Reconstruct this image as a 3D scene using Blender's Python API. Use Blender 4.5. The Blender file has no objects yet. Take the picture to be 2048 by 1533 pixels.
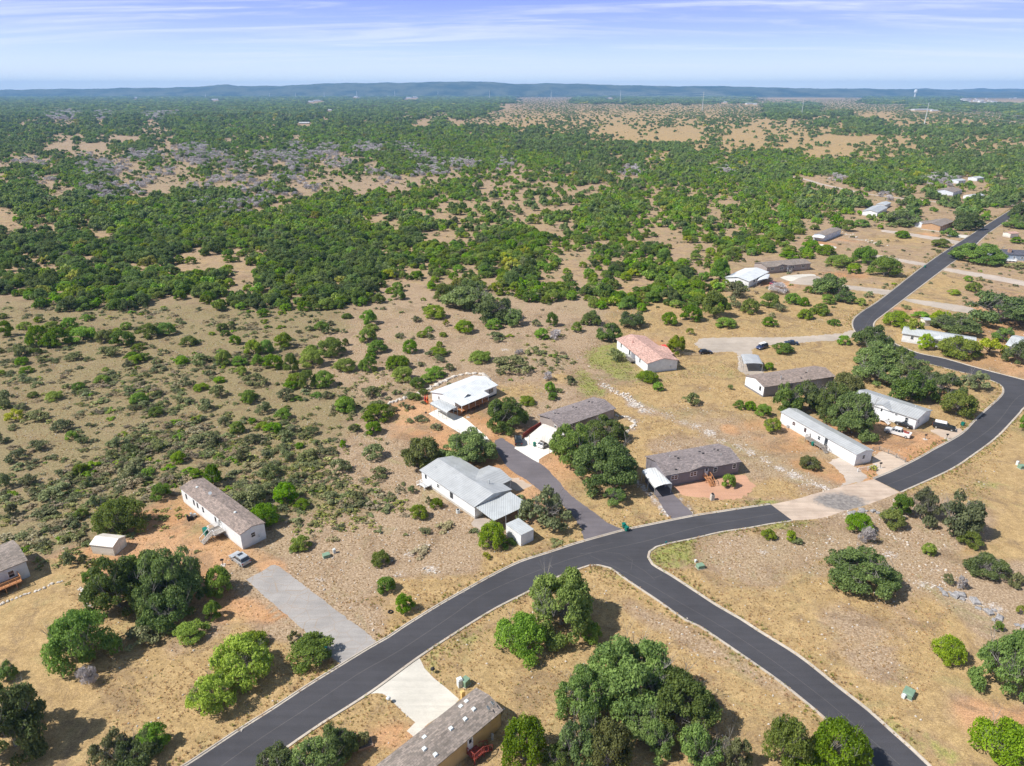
import bpy, bmesh, math, random
import numpy as np
from mathutils import Vector, Matrix
random.seed(7); rng=np.random.default_rng(7)
SC=bpy.context.scene; COL=SC.collection
# ------------------------------------------------------------------ camera geometry (drone 80 m up)
IW,IH=2048,1533; F=1366.; HOR=182.; CH=80.
P=math.atan((IH/2-HOR)/F); cP,sP=math.cos(P),math.sin(P)
def g(x,y,z=0.):
    u=(x-IW/2)/F; v=(y-IH/2)/F; t=(CH-z)/(sP+v*cP)
    return Vector((u*t,(cP-v*sP)*t,z))
def q(X,Y,Z=0.):
    dz=Z-CH; zc=Y*cP-dz*sP; yc=-(Y*sP+dz*cP)
    return (IW/2+F*X/zc, IH/2+F*yc/zc)
cam=bpy.data.cameras.new("camera"); co=bpy.data.objects.new("camera",cam); COL.objects.link(co)
co.location=(0,0,CH); co.rotation_euler=(math.pi/2-P,0,0)
cam.sensor_width=36; cam.lens=36*F/IW; cam.clip_start=1; cam.clip_end=60000
SC.camera=co
# ------------------------------------------------------------------ helpers
def tag(o,label=None,cat=None,group=None,kind=None):
    if label:o['label']=label
    if cat:o['category']=cat
    if group:o['group']=group
    if kind:o['kind']=kind
    return o
def empty(name,loc=(0,0,0),rz=0,label=None,cat=None,group=None):
    o=bpy.data.objects.new(name,None); COL.objects.link(o); o.location=loc; o.rotation_euler=(0,0,rz)
    o.empty_display_size=.3
    return tag(o,label,cat,group)
class MB:
    def __init__(s): s.v=[];s.f=[]
    def add(s,vs,fs):
        b=len(s.v); s.v+= [tuple(v) for v in vs]; s.f+=[tuple(b+i for i in f) for f in fs]
        return s
    def box(s,x0,y0,z0,x1,y1,z1,top=1.0):
        cx,cy=(x0+x1)/2,(y0+y1)/2
        vs=[(x0,y0,z0),(x1,y0,z0),(x1,y1,z0),(x0,y1,z0)]+[(cx+(x-cx)*top,cy+(y-cy)*top,z1) for x,y in((x0,y0),(x1,y0),(x1,y1),(x0,y1))]
        return s.add(vs,[(3,2,1,0),(4,5,6,7),(0,1,5,4),(1,2,6,5),(2,3,7,6),(3,0,4,7)])
    def bar(s,a,b,r=.05,n=6,r2=None):
        a=Vector(a);b=Vector(b);d=b-a
        if d.length<1e-6:return s
        r2=r if r2 is None else r2
        w=d.normalized(); u=w.orthogonal().normalized(); k=w.cross(u)
        vs=[]
        for c,rr in((a,r),(b,r2)):
            for i in range(n):
                t=2*math.pi*i/n; vs.append(c+u*math.cos(t)*rr+k*math.sin(t)*rr)
        fs=[(i,(i+1)%n,n+(i+1)%n,n+i) for i in range(n)]+[tuple(range(n))[::-1],tuple(range(n,2*n))]
        return s.add(vs,fs)
    def prism(s,poly,z0,z1):
        n=len(poly); vs=[(p[0],p[1],z0) for p in poly]+[(p[0],p[1],z1) for p in poly]
        return s.add(vs,[tuple(range(n))[::-1],tuple(range(n,2*n))]+[(i,(i+1)%n,n+(i+1)%n,n+i) for i in range(n)])
    def slab(s,quad,t):
        a=[Vector(p) for p in quad]; n=(a[1]-a[0]).cross(a[2]-a[0]).normalized()
        if n.z<0:n=-n
        m=len(a); vs=a+[p-n*t for p in a]
        return s.add(vs,[tuple(range(m)),tuple(range(m,2*m))[::-1]]+[(i,m+i,m+(i+1)%m,(i+1)%m) for i in range(m)])
    def build(s,name,mat,parent=None,smooth=False):
        me=bpy.data.meshes.new(name); me.from_pydata(s.v,[],s.f); me.update()
        if mat: me.materials.append(mat)
        if smooth: me.polygons.foreach_set('use_smooth',[True]*len(me.polygons))
        bm=bmesh.new(); bm.from_mesh(me); bmesh.ops.recalc_face_normals(bm,faces=bm.faces); bm.to_mesh(me); bm.free()
        o=bpy.data.objects.new(name,me); COL.objects.link(o); o.parent=parent
        return o
# ------------------------------------------------------------------ materials
class N:
    def __init__(s,name):
        s.m=bpy.data.materials.new(name); s.m.use_nodes=True; s.t=s.m.node_tree; s.t.nodes.clear()
        s.out=s.t.nodes.new('ShaderNodeOutputMaterial')
    def n(s,t,**k):
        nd=s.t.nodes.new(t)
        for a,b in k.items():
            if a in nd.inputs: 
                s.set(nd,a,b)
            else: setattr(nd,a,b)
        return nd
    def set(s,nd,a,b):
        if isinstance(b,bpy.types.NodeSocket): s.t.links.new(b,nd.inputs[a])
        else:
            if isinstance(b,(tuple,list)) and len(b)==3 and nd.inputs[a].type=='RGBA': b=(*b,1)
            nd.inputs[a].default_value=b
    def pos(s): return s.n('ShaderNodeNewGeometry').outputs['Position']
    def obj(s): return s.n('ShaderNodeTexCoord').outputs['Object']
    def noise(s,scale,detail=3,vec=None,rough=.55,dist=0.):
        nd=s.n('ShaderNodeTexNoise',Scale=scale,Detail=detail,Roughness=rough,Distortion=dist)
        s.t.links.new(vec or s.pos(),nd.inputs['Vector']); return nd.outputs['Fac']
    def mth(s,op,a,b=0.,c=None,clamp=False):
        nd=s.n('ShaderNodeMath',operation=op,use_clamp=clamp)
        s.set(nd,0,a);s.set(nd,1,b)
        if c is not None:s.set(nd,2,c)
        return nd.outputs[0]
    def ramp(s,fac,lo,hi,a=0.,b=1.):
        nd=s.n('ShaderNodeMapRange'); nd.interpolation_type='SMOOTHSTEP'
        s.set(nd,'Value',fac);s.set(nd,'From Min',lo);s.set(nd,'From Max',hi);s.set(nd,'To Min',a);s.set(nd,'To Max',b); return nd.outputs[0]
    def mix(s,f,a,b,blend='MIX'):
        nd=s.n('ShaderNodeMix',data_type='RGBA',blend_type=blend)
        s.set(nd,0,f)
        for i,v in((6,a),(7,b)):
            if isinstance(v,bpy.types.NodeSocket): s.t.links.new(v,nd.inputs[i])
            else: nd.inputs[i].default_value=(*v,1) if len(v)==3 else v
        return nd.outputs[2]
    def scale(s,col,f):
        nd=s.n('ShaderNodeVectorMath',operation='SCALE'); s.t.links.new(col,nd.inputs[0]); s.set(nd,'Scale',f); return nd.outputs[0]
    def bsdf(s,col,rough=.8,spec=.3,metal=0.,bump=None,bs=.3,bd=.05):
        nd=s.n('ShaderNodeBsdfPrincipled',Roughness=rough,Metallic=metal); nd.inputs['Specular IOR Level'].default_value=spec
        s.set(nd,'Base Color',col)
        if bump is not None:
            b=s.n('ShaderNodeBump',Strength=bs,Distance=bd); s.t.links.new(bump,b.inputs['Height']); s.t.links.new(b.outputs[0],nd.inputs['Normal'])
        s.t.links.new(nd.outputs[0],s.out.inputs[0]); return nd
def plain(name,c,rough=.7,spec=.3,metal=0.,var=.12,sc=1.5):
    m=N(name); a=m.noise(sc,4,m.obj()); b=m.noise(sc*9,2,m.obj())
    f=m.mth('ADD',m.ramp(a,.3,.7,1-var,1+var*.6),m.ramp(b,.3,.7,-var*.4,var*.4))
    k=m.n('ShaderNodeRGB'); k.outputs[0].default_value=(*c,1)
    m.bsdf(m.scale(k.outputs[0],f),rough,spec,metal); return m.m
def siding(name,c,vert=False,var=.1):
    m=N(name); o=m.obj(); sx=m.n('ShaderNodeSeparateXYZ',Vector=o)
    if vert: h=m.mth('ADD',sx.outputs[0],sx.outputs[1]); per=.4
    else: h=sx.outputs[2]; per=.22
    w=m.mth('FRACT',m.mth('DIVIDE',h,per))
    line=m.ramp(w,0,.14,.72,1.)
    a=m.ramp(m.noise(.9,4,o),.3,.75,1-var,1.05)
    k=m.n('ShaderNodeRGB'); k.outputs[0].default_value=(*c,1)
    dirt=m.mth('MULTIPLY',m.ramp(sx.outputs[2],0.,.9,.82,1.),a)
    m.bsdf(m.scale(k.outputs[0],m.mth('MULTIPLY',dirt,m.mth('ADD',m.mth('MULTIPLY',line,.5),.5))),.6,.3,0,w,.4,.03); return m.m
def shingle(name,c):
    m=N(name); o=m.obj()
    br=m.n('ShaderNodeTexBrick',Scale=1.,offset=.5); m.t.links.new(o,br.inputs['Vector'])
    br.inputs['Brick Width'].default_value=.55; br.inputs['Row Height'].default_value=.3; br.inputs['Mortar Size'].default_value=.015
    br.inputs['Color1'].default_value=(.7,.7,.7,1);br.inputs['Color2'].default_value=(1.25,1.2,1.2,1);br.inputs['Mortar'].default_value=(.6,.6,.6,1)
    f=m.ramp(m.noise(.35,5,o),.3,.7,.92,1.07); f2=m.ramp(m.noise(4.,3,o),.3,.7,.88,1.12)
    k=m.mix(1.,br.outputs[0],(*c,1),'MULTIPLY')
    m.bsdf(m.scale(k,m.mth('MULTIPLY',f,f2)),.85,.2,0,m.noise(8,2,o),.3,.03); return m.m
def metalroof(name,c,per=.6,rough=.45,metal=.25,axis=0):
    m=N(name); o=m.obj(); sx=m.n('ShaderNodeSeparateXYZ',Vector=o)
    w=m.mth('ABSOLUTE',m.mth('SUBTRACT',m.mth('FRACT',m.mth('DIVIDE',sx.outputs[axis],per)),.5))
    k=m.n('ShaderNodeRGB'); k.outputs[0].default_value=(*c,1)
    st=m.ramp(m.noise(.5,5,o),.3,.75,1.04,.86); ln=m.ramp(w,.36,.48,1.,.74)
    m.bsdf(m.scale(k.outputs[0],m.mth('MULTIPLY',st,ln)),rough,.5,metal,m.ramp(w,.3,.5),.6,.04); return m.m
M={}
M['white']=siding('white_siding',(.80,.81,.82)); M['whitev']=siding('white_panel',(.78,.79,.80),True)
M['offw']=siding('offwhite_siding',(.70,.66,.58)); M['bluegrey']=siding('blue_grey_siding',(.30,.36,.44))
M['grey']=siding('grey_siding',(.20,.185,.205),True,.06); M['tan']=siding('tan_siding',(.52,.36,.17),True)
M['taupe']=siding('taupe_siding',(.34,.29,.27)); M['pale']=siding('pale_grey_siding',(.62,.66,.72)); M['brownw']=siding('brown_panel',(.48,.30,.17),True)
M['dgrey']=siding('slate_siding',(.25,.25,.275),False)
M['trim']=plain('white_trim',(.8,.8,.79),.5,.4,0,.05); M['dtrim']=plain('dark_trim',(.05,.06,.07),.5)
M['sh_br']=shingle('brown_shingle',(.275,.225,.195)); M['sh_gr']=shingle('grey_shingle',(.235,.205,.20)); M['sh_red']=shingle('red_shingle',(.50,.325,.27)); M['sh_tan']=shingle('taupe_shingle',(.255,.22,.19)); M['sh_dk']=shingle('charcoal_shingle',(.10,.105,.13))
M['mr_gr']=metalroof('grey_metal_roof',(.50,.51,.51)); M['mr_wh']=metalroof('white_metal_roof',(.80,.82,.82)); M['mr_pg']=metalroof('pale_metal_roof',(.58,.60,.60),.45)
M['mr_tan']=metalroof('tan_metal_roof',(.78,.72,.64),.4,.5,.1)
M['skirt']=plain('skirting',(.50,.47,.42)); M['dskirt']=plain('dark_skirting',(.035,.035,.04))
M['wood']=plain('weathered_wood',(.30,.27,.24),.85,.2,0,.25,4); M['cedar']=plain('cedar_wood',(.50,.24,.11),.8,.2,0,.2,4); M['redwood']=plain('red_stained_wood',(.27,.06,.045),.7,.2,0,.15,4)
M['steel']=plain('galvanised_steel',(.55,.57,.58),.4,.5,.5); M['black']=plain('black_plastic',(.02,.02,.022),.5); M['rubber']=plain('black_rubber',(.018,.018,.018),.8)
M['teal']=plain('green_plastic',(.0,.155,.12),.45,.4,0,.06); M['green']=plain('utility_green_paint',(.19,.29,.20),.6); M['pgrey']=plain('pale_grey_paint',(.62,.66,.66),.6)
M['orange']=plain('orange_plastic',(.75,.15,.04),.5); M['red']=plain('red_canvas',(.62,.07,.05),.6); M['yellow']=plain('tan_paint',(.62,.43,.16),.6)
M['brick']=plain('pale_stone',(.52,.47,.42),.9,.2,0,.25,6); M['brick2']=plain('brown_stone',(.42,.28,.2),.9,.2,0,.25,6)
M['stone']=plain('limestone',(.55,.50,.44),.95,.1,0,.3,3); M['gstone']=plain('grey_limestone',(.30,.29,.29),.95,.1,0,.35,3)
M['bark']=plain('bark',(.13,.11,.095),.95,.1,0,.3,3); M['deadwood']=plain('dead_wood',(.34,.31,.33),.95,.1,0,.25,3)
def glass(name='window_glass',c=(.03,.038,.05)):
    m=N(name); m.bsdf(c,.12,.6); return m.m
M['glass']=glass(); M['glassr']=glass('reddish_glass',(.10,.06,.06))
def paint(name,c,metal=.2):
    m=N(name); b=m.bsdf(c,.35,.5,metal); b.inputs['Coat Weight'].default_value=.5; return m.m
M['tail']=plain('tail_lamp',(.4,.02,.02),.3); M['headl']=plain('head_lamp',(.7,.7,.7),.2)
# ------------------------------------------------------------------ world and sun
SHAZ=math.radians(13); ELV=math.radians(49)   # direction in which shadows fall, sun elevation
sd=Vector((-math.cos(SHAZ)*math.cos(ELV),-math.sin(SHAZ)*math.cos(ELV),math.sin(ELV)))
sun=bpy.data.lights.new('sun','SUN'); sun.energy=5.0; sun.angle=math.radians(.5); sun.color=(1,.955,.89)
so=bpy.data.objects.new('sun',sun); COL.objects.link(so); so.rotation_euler=sd.to_track_quat('Z','Y').to_euler()
w=bpy.data.worlds.new("World"); SC.world=w; w.use_nodes=True; nt=w.node_tree; nt.nodes.clear()
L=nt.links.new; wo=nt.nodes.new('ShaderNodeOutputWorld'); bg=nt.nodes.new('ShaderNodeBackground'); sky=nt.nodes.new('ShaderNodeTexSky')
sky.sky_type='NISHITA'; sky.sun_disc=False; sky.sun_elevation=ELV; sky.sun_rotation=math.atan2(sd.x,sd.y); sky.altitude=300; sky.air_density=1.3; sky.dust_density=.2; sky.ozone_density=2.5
tc=nt.nodes.new('ShaderNodeTexCoord'); sp=nt.nodes.new('ShaderNodeSeparateXYZ'); L(tc.outputs['Generated'],sp.inputs[0])
def wm(op,a,b):
    n=nt.nodes.new('ShaderNodeMath'); n.operation=op
    for i,x in enumerate((a,b)):
        if isinstance(x,bpy.types.NodeSocket): L(x,n.inputs[i])
        else: n.inputs[i].default_value=x
    return n.outputs[0]
# thin cirrus: noise on the plane of a high cloud deck (direction / height)
zz=wm('MAXIMUM',sp.outputs[2],.02); zc=wm('ADD',zz,.06)
cx=wm('DIVIDE',sp.outputs[0],zc); cy=wm('DIVIDE',sp.outputs[1],zc)
def cloud(sx,sy,rot,lo,hi,det,off):
    c=nt.nodes.new('ShaderNodeCombineXYZ'); 
    L(wm('ADD',wm('MULTIPLY',cx,sx),wm('MULTIPLY',cy,rot)),c.inputs[0]); L(wm('MULTIPLY',cy,sy),c.inputs[1]); c.inputs[2].default_value=off
    n=nt.nodes.new('ShaderNodeTexNoise'); n.inputs['Scale'].default_value=1.; n.inputs['Detail'].default_value=det; n.inputs['Roughness'].default_value=.62; n.inputs['Distortion'].default_value=.6
    L(c.outputs[0],n.inputs['Vector'])
    r=nt.nodes.new('ShaderNodeMapRange'); r.interpolation_type='SMOOTHSTEP'; r.inputs['From Min'].default_value=lo; r.inputs['From Max'].default_value=hi
    L(n.outputs[0],r.inputs[0]); return r.outputs[0]
c1=cloud(.30,1.1,.35,.47,.72,10,5.1); c2=cloud(.9,2.6,-.8,.5,.78,12,8.7)
cf=wm('MULTIPLY',wm('ADD',wm('MULTIPLY',c1,.7),wm('MULTIPLY',c2,.42)),1.)
mr=nt.nodes.new('ShaderNodeMapRange'); mr.inputs['From Min'].default_value=.0; mr.inputs['From Max'].default_value=.13; mr.inputs['To Min'].default_value=.35; L(sp.outputs[2],mr.inputs[0])
cf=wm('MULTIPLY',cf,mr.outputs[0])
mx=nt.nodes.new('ShaderNodeMix'); mx.data_type='RGBA'; L(cf,mx.inputs[0]); mx.inputs[7].default_value=(11.,11.4,13.,1)
# the sky deepens to violet blue quickly above the horizon
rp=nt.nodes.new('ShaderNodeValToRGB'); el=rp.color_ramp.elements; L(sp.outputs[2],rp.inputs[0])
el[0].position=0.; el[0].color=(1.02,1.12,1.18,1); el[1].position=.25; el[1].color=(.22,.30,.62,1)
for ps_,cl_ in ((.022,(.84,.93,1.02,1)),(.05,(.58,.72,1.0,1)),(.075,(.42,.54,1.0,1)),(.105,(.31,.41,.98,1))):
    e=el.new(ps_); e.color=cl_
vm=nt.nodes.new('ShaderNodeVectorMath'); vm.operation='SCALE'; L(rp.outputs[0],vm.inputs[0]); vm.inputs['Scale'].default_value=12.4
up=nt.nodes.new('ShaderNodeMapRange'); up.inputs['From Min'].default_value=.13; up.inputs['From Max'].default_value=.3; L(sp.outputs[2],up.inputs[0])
warm=nt.nodes.new('ShaderNodeMix'); warm.data_type='RGBA'; warm.blend_type='MULTIPLY'; warm.inputs[0].default_value=1.; L(sky.outputs[0],warm.inputs[6]); warm.inputs[7].default_value=(1.06,1.,.92,1)  # unseen upper sky, warmed to cut the blue light on shaded foliage
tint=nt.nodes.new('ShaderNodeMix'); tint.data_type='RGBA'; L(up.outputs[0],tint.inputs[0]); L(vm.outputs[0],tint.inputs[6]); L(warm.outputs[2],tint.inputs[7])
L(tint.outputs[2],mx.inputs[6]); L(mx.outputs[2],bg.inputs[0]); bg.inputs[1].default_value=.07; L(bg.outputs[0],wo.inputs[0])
SC.view_settings.view_transform='Standard'; SC.view_settings.look='None'; SC.view_settings.exposure=.42; SC.view_settings.gamma=1; SC.view_settings.use_curve_mapping=False
SC.cycles.max_bounces=5; SC.cycles.diffuse_bounces=2; SC.cycles.glossy_bounces=2; SC.cycles.transmission_bounces=2; SC.cycles.volume_bounces=0; SC.cycles.transparent_max_bounces=4
SC.cycles.use_denoising=True; SC.cycles.use_adaptive_sampling=True; SC.cycles.adaptive_threshold=.02
# ------------------------------------------------------------------ outlines traced on the photograph, laid on the ground
def G(pts,z=0.): return [g(x,y,z) for x,y in pts]
L1=[(320,1560),(372,1533),(478,1463),(547,1419.5),(609.4,1378),(685.4,1330.8),(740,1297.4),(778,1276),(809.6,1254.6),(876,1213.5),(934.8,1180),(993.5,1148),(1042.5,1124.5),(1100,1106),(1158,1087),(1246,1062.7),(1295,1052),(1387,1033.4),(1440,1025),(1480,1018.7),(1541.8,1009.6)]
R1=[(1583.8,1041),(1540,1047),(1498.7,1054.6),(1440,1063.4),(1393,1074.5),(1332.5,1087),(1311,1093),(1297,1103),(1294,1115),(1303,1130),(1344,1154.7),(1400,1191.5),(1432,1212.5),(1480,1240),(1515,1263),(1595.7,1313.5),(1671.7,1373.4),(1733.9,1421.8),(1777.6,1461),(1821.4,1500),(1856,1533),(1880,1556)]
R2=[(1775,1560),(1750,1533),(1711,1493),(1676,1458.6),(1630,1417),(1561,1362),(1492,1313.5),(1400,1251.4),(1373.5,1239.8),(1314.8,1198.7),(1256,1159.6),(1221,1135),(1197.4,1129.3),(1177.8,1130),(1127,1147.9),(1090,1163),(1052,1184),(993.5,1213.5),(934.8,1248.7),(837,1312.3),(740,1382.6),(639.4,1447),(552,1507),(470,1560)]
L3=[(1748,958.7),(1793,940),(1840,916.6),(1865.4,902),(1924,869),(1953.5,839.6),(1980,815),(1999,798),(2008,786),(2006,774),(1993,765),(1970,756.5),(1951.5,751.5),(1904.6,739.8),(1847.8,725),(1790,710),(1745,693),(1722,676),(1711,663),(1706,650),(1710,637),(1728,622),(1764,598),(1849,532),(1912.6,489),(2028,416.4),(2060,396)]
R3=[(2063,409),(2029.7,431),(1976,467),(1938,502),(1893.6,533),(1811.4,595),(1764,631),(1750,642),(1746,652),(1752,664),(1775,681),(1832,705.6),(1889,718),(1951.5,735.9),(2048,761),(2110,778)]
R4=[(2100,770),(2048,814),(2035.6,828),(1992.6,873),(1943.7,910),(1896.7,940),(1800,984)]
def densify(p,step=1.5):
    out=[]
    n=len(p)
    for i in range(n-1):     # catmull-rom so that bends are round
        p0=p[max(i-1,0)];p1=p[i];p2=p[i+1];p3=p[min(i+2,n-1)]
        k=max(1,int((p2-p1).length/step))
        for j in range(k):
            t=j/k
            out.append(.5*((2*p1)+(p2-p0)*t+(2*p0-5*p1+4*p2-p3)*t*t+(3*p1-p0-3*p2+p3)*t**3))
    out.append(p[-1]); return out
def fill(name,poly,z,mat,label=None,z0=None):
    bm=bmesh.new(); vs=[bm.verts.new((p[0],p[1],z)) for p in poly]
    es=[bm.edges.new((vs[i],vs[(i+1)%len(vs)])) for i in range(len(vs))]
    bmesh.ops.triangle_fill(bm,use_beauty=True,use_dissolve=False,edges=es,normal=(0,0,1))
    for f in bm.faces:
        if f.normal.z<0:f.normal_flip()
    if z0 is not None:
        be=[e for e in bm.edges if len(e.link_faces)==1]
        r=bmesh.ops.extrude_edge_only(bm,edges=be)
        for v in r['geom']:
            if isinstance(v,bmesh.types.BMVert): v.co.z=z0
    me=bpy.data.meshes.new(name); bm.to_mesh(me); bm.free(); me.materials.append(mat)
    o=bpy.data.objects.new(name,me); COL.objects.link(o); o['kind']='structure'; return o
POLYS=[]   # keep plants off these
def reg(poly): POLYS.append(np.array([(p[0],p[1]) for p in poly]))
def asphalt(name,c,crack=.0,patch=0.):
    m=N(name); p=m.pos()
    f=m.mth('MULTIPLY',m.ramp(m.noise(.09,6,p,.7),.3,.7,.86,1.14),m.ramp(m.noise(7.,3,p),.3,.7,.9,1.1))
    mp=m.n('ShaderNodeMapping'); m.t.links.new(p,mp.inputs[0]); mp.inputs['Rotation'].default_value=(0,0,math.radians(-40)); mp.inputs['Scale'].default_value=(.05,1.2,1)
    f=m.mth('MULTIPLY',f,m.ramp(m.noise(1.,4,mp.outputs[0]),.3,.7,.93,1.07))
    k=m.n('ShaderNodeRGB'); k.outputs[0].default_value=(*c,1); col=m.scale(k.outputs[0],f)
    if patch: col=m.mix(m.ramp(m.noise(.25,5,p,.6),.55,.75,0,patch),col,(.36,.25,.17))
    if crack:
        v=m.n('ShaderNodeTexVoronoi',feature='DISTANCE_TO_EDGE',Scale=.35); m.t.links.new(p,v.inputs['Vector'])
        col=m.mix(m.ramp(v.outputs[0],.0,.02,crack,0),col,(.30,.22,.15))
    m.bsdf(col,.9,.25,0,m.noise(20,2,p),.25,.02); return m.m
M['asph']=asphalt('road_asphalt',(.058,.057,.064)); M['asph2']=asphalt('drive_asphalt',(.14,.125,.135)); M['oldasph']=asphalt('old_asphalt',(.315,.295,.28),.6,.35)
M['conc']=asphalt('white_concrete',(.54,.51,.45)); M['concb']=asphalt('bright_concrete',(.70,.68,.62)); M['curb']=asphalt('curb_concrete',(.44,.39,.33),0,.7); M['pconc']=asphalt('pink_concrete',(.47,.375,.295),0,.2)
M['gravel']=asphalt('pale_gravel',(.42,.355,.30),0,.45); M['redmulch']=asphalt('orange_gravel',(.50,.285,.185),0,.2); M['wgravel']=asphalt('white_gravel',(.62,.57,.52),0,.35); M['cds']=asphalt('chip_seal',(.39,.335,.28),.4,.25)
M['patchd']=asphalt('dark_patch',(.15,.145,.15),0,.15)
a1=densify(G(L1)); a2=densify(G(R1)); a3=densify(G(R2))
poly=a1+a2+a3; fill('road',poly,.012,M['asph']); reg(poly)
b1=densify(G(L3)); b2=densify(G(R3)); b3=densify(G(R4)); poly=b1+b2+b3; fill('road',poly,.012,M['asph']); reg(poly)
def kerb(pts,side,wd=.45,gap=None):
    # light concrete kerb and gutter along an edge; side +1 = left of travel
    n=len(pts); off=[]
    for i in range(n):
        d=(pts[min(i+1,n-1)]-pts[max(i-1,0)]).normalized(); off.append(Vector((-d.y,d.x,0))*side)
    bm=bmesh.new(); prof=[(-.02,.016),(.22,.03),(.26,.13),(wd,.13),(wd+.02,-.05)]; rows=[]
    for p,o in zip(pts,off): rows.append([bm.verts.new((p.x+o.x*a,p.y+o.y*a,z)) for a,z in prof])
    for i in range(n-1):
        for k in range(len(prof)-1): bm.faces.new((rows[i][k],rows[i+1][k],rows[i+1][k+1],rows[i][k+1]))
    bmesh.ops.recalc_face_normals(bm,faces=bm.faces)
    me=bpy.data.meshes.new('kerb'); bm.to_mesh(me); bm.free(); me.materials.append(M['curb'])
    o=bpy.data.objects.new('kerb',me); COL.objects.link(o); o['kind']='structure'
kerb(a1,1);kerb(a2,1);kerb(a3,1);kerb(b1,1);kerb(b2,1);kerb(b3,1)
def seam(pts,wd,z=.017):
    c=densify(pts if isinstance(pts[0],Vector) else G(pts),2.); l=[];r=[]
    for i in range(len(c)):
        d=(c[min(i+1,len(c)-1)]-c[max(i-1,0)]).normalized(); o=Vector((-d.y,d.x,0))*wd; l.append(c[i]+o); r.append(c[i]-o)
    fill('road_seam',l+r[::-1],z,M['seam'])
M['seam']=asphalt('seam_asphalt',(.105,.10,.10))
seam([(430,1542),(520,1478),(620,1413),(720,1346),(800,1301),(905,1231),(965,1190),(1050,1152),(1130,1122),(1200,1102),(1290,1083),(1400,1054),(1480,1040),(1560,1026)],.05)
seam([(1180,1112),(1230,1135),(1290,1165),(1350,1200),(1450,1258),(1550,1325),(1650,1400),(1720,1460),(1800,1531)],.04)
seam([(1775,970),(1850,940),(1930,893),(1990,850),(2030,800),(2048,788)],.05); seam([(1840,714),(1900,728),(1970,747),(2048,775)],.04); seam([(1730,655),(1745,632),(1785,597),(1870,532),(1925,496),(2020,428)],.05)
for t_ in ([(1235,1118),(1262,1126),(1290,1143),(1310,1160)],[(1255,1112),(1265,1120),(1262,1140)],[(1160,1108),(1205,1104),(1240,1108),(1265,1122)],[(1310,1156),(1325,1150)],[(1165,1100),(1190,1092),(1225,1086)]): seam(t_,.035)
# concrete low-water crossing between the two asphalt stretches
X1=[(1541.8,1009.6),(1590,999),(1640,985),(1690,972),(1748,958.7)]; X2=[(1799,985),(1762,1000),(1725,1013),(1690,1022),(1650,1035),(1615,1040),(1583.8,1041)]
poly=densify(G(X1))+densify(G(X2)); reg(poly)
mc=N('crossing_concrete'); pp=mc.pos(); cc_=g(1682,1004); sv=mc.n('ShaderNodeVectorMath',operation='SUBTRACT'); mc.t.links.new(pp,sv.inputs[0]); sv.inputs[1].default_value=cc_; mpg=mc.n('ShaderNodeMapping'); mc.t.links.new(sv.outputs[0],mpg.inputs[0]); mpg.inputs['Rotation'].default_value=(0,0,math.radians(-22)); mpg.inputs['Scale'].default_value=(1/5.6,1/3.4,1)
ln=mc.n('ShaderNodeVectorMath',operation='LENGTH'); mc.t.links.new(mpg.outputs[0],ln.inputs[0]); fm=mc.ramp(mc.mth('ADD',ln.outputs['Value'],mc.mth('MULTIPLY',mc.mth('SUBTRACT',mc.noise(.5,5,pp,.7),.5),1.3)),.75,1.15,1,0)
c0_=mc.mix(mc.ramp(mc.noise(.25,5,pp,.65),.35,.7),(.50,.40,.32),(.40,.31,.245)); mps=mc.n('ShaderNodeMapping'); mc.t.links.new(pp,mps.inputs[0]); mps.inputs['Rotation'].default_value=(0,0,math.radians(-22)); mps.inputs['Scale'].default_value=(.06,.9,1)
c0_=mc.scale(c0_,mc.ramp(mc.noise(1.,5,mps.outputs[0],.6),.3,.7,.82,1.12)); c1_=mc.mix(mc.ramp(mc.noise(1.2,5,pp,.7),.35,.65),(.13,.125,.125),(.27,.25,.235)); mc.bsdf(mc.mix(mc.mth('MULTIPLY',fm,.9),c0_,c1_),.9,.2,0,mc.noise(12,2,pp),.2,.02)
fill('road',poly,.004,mc.m)
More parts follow.
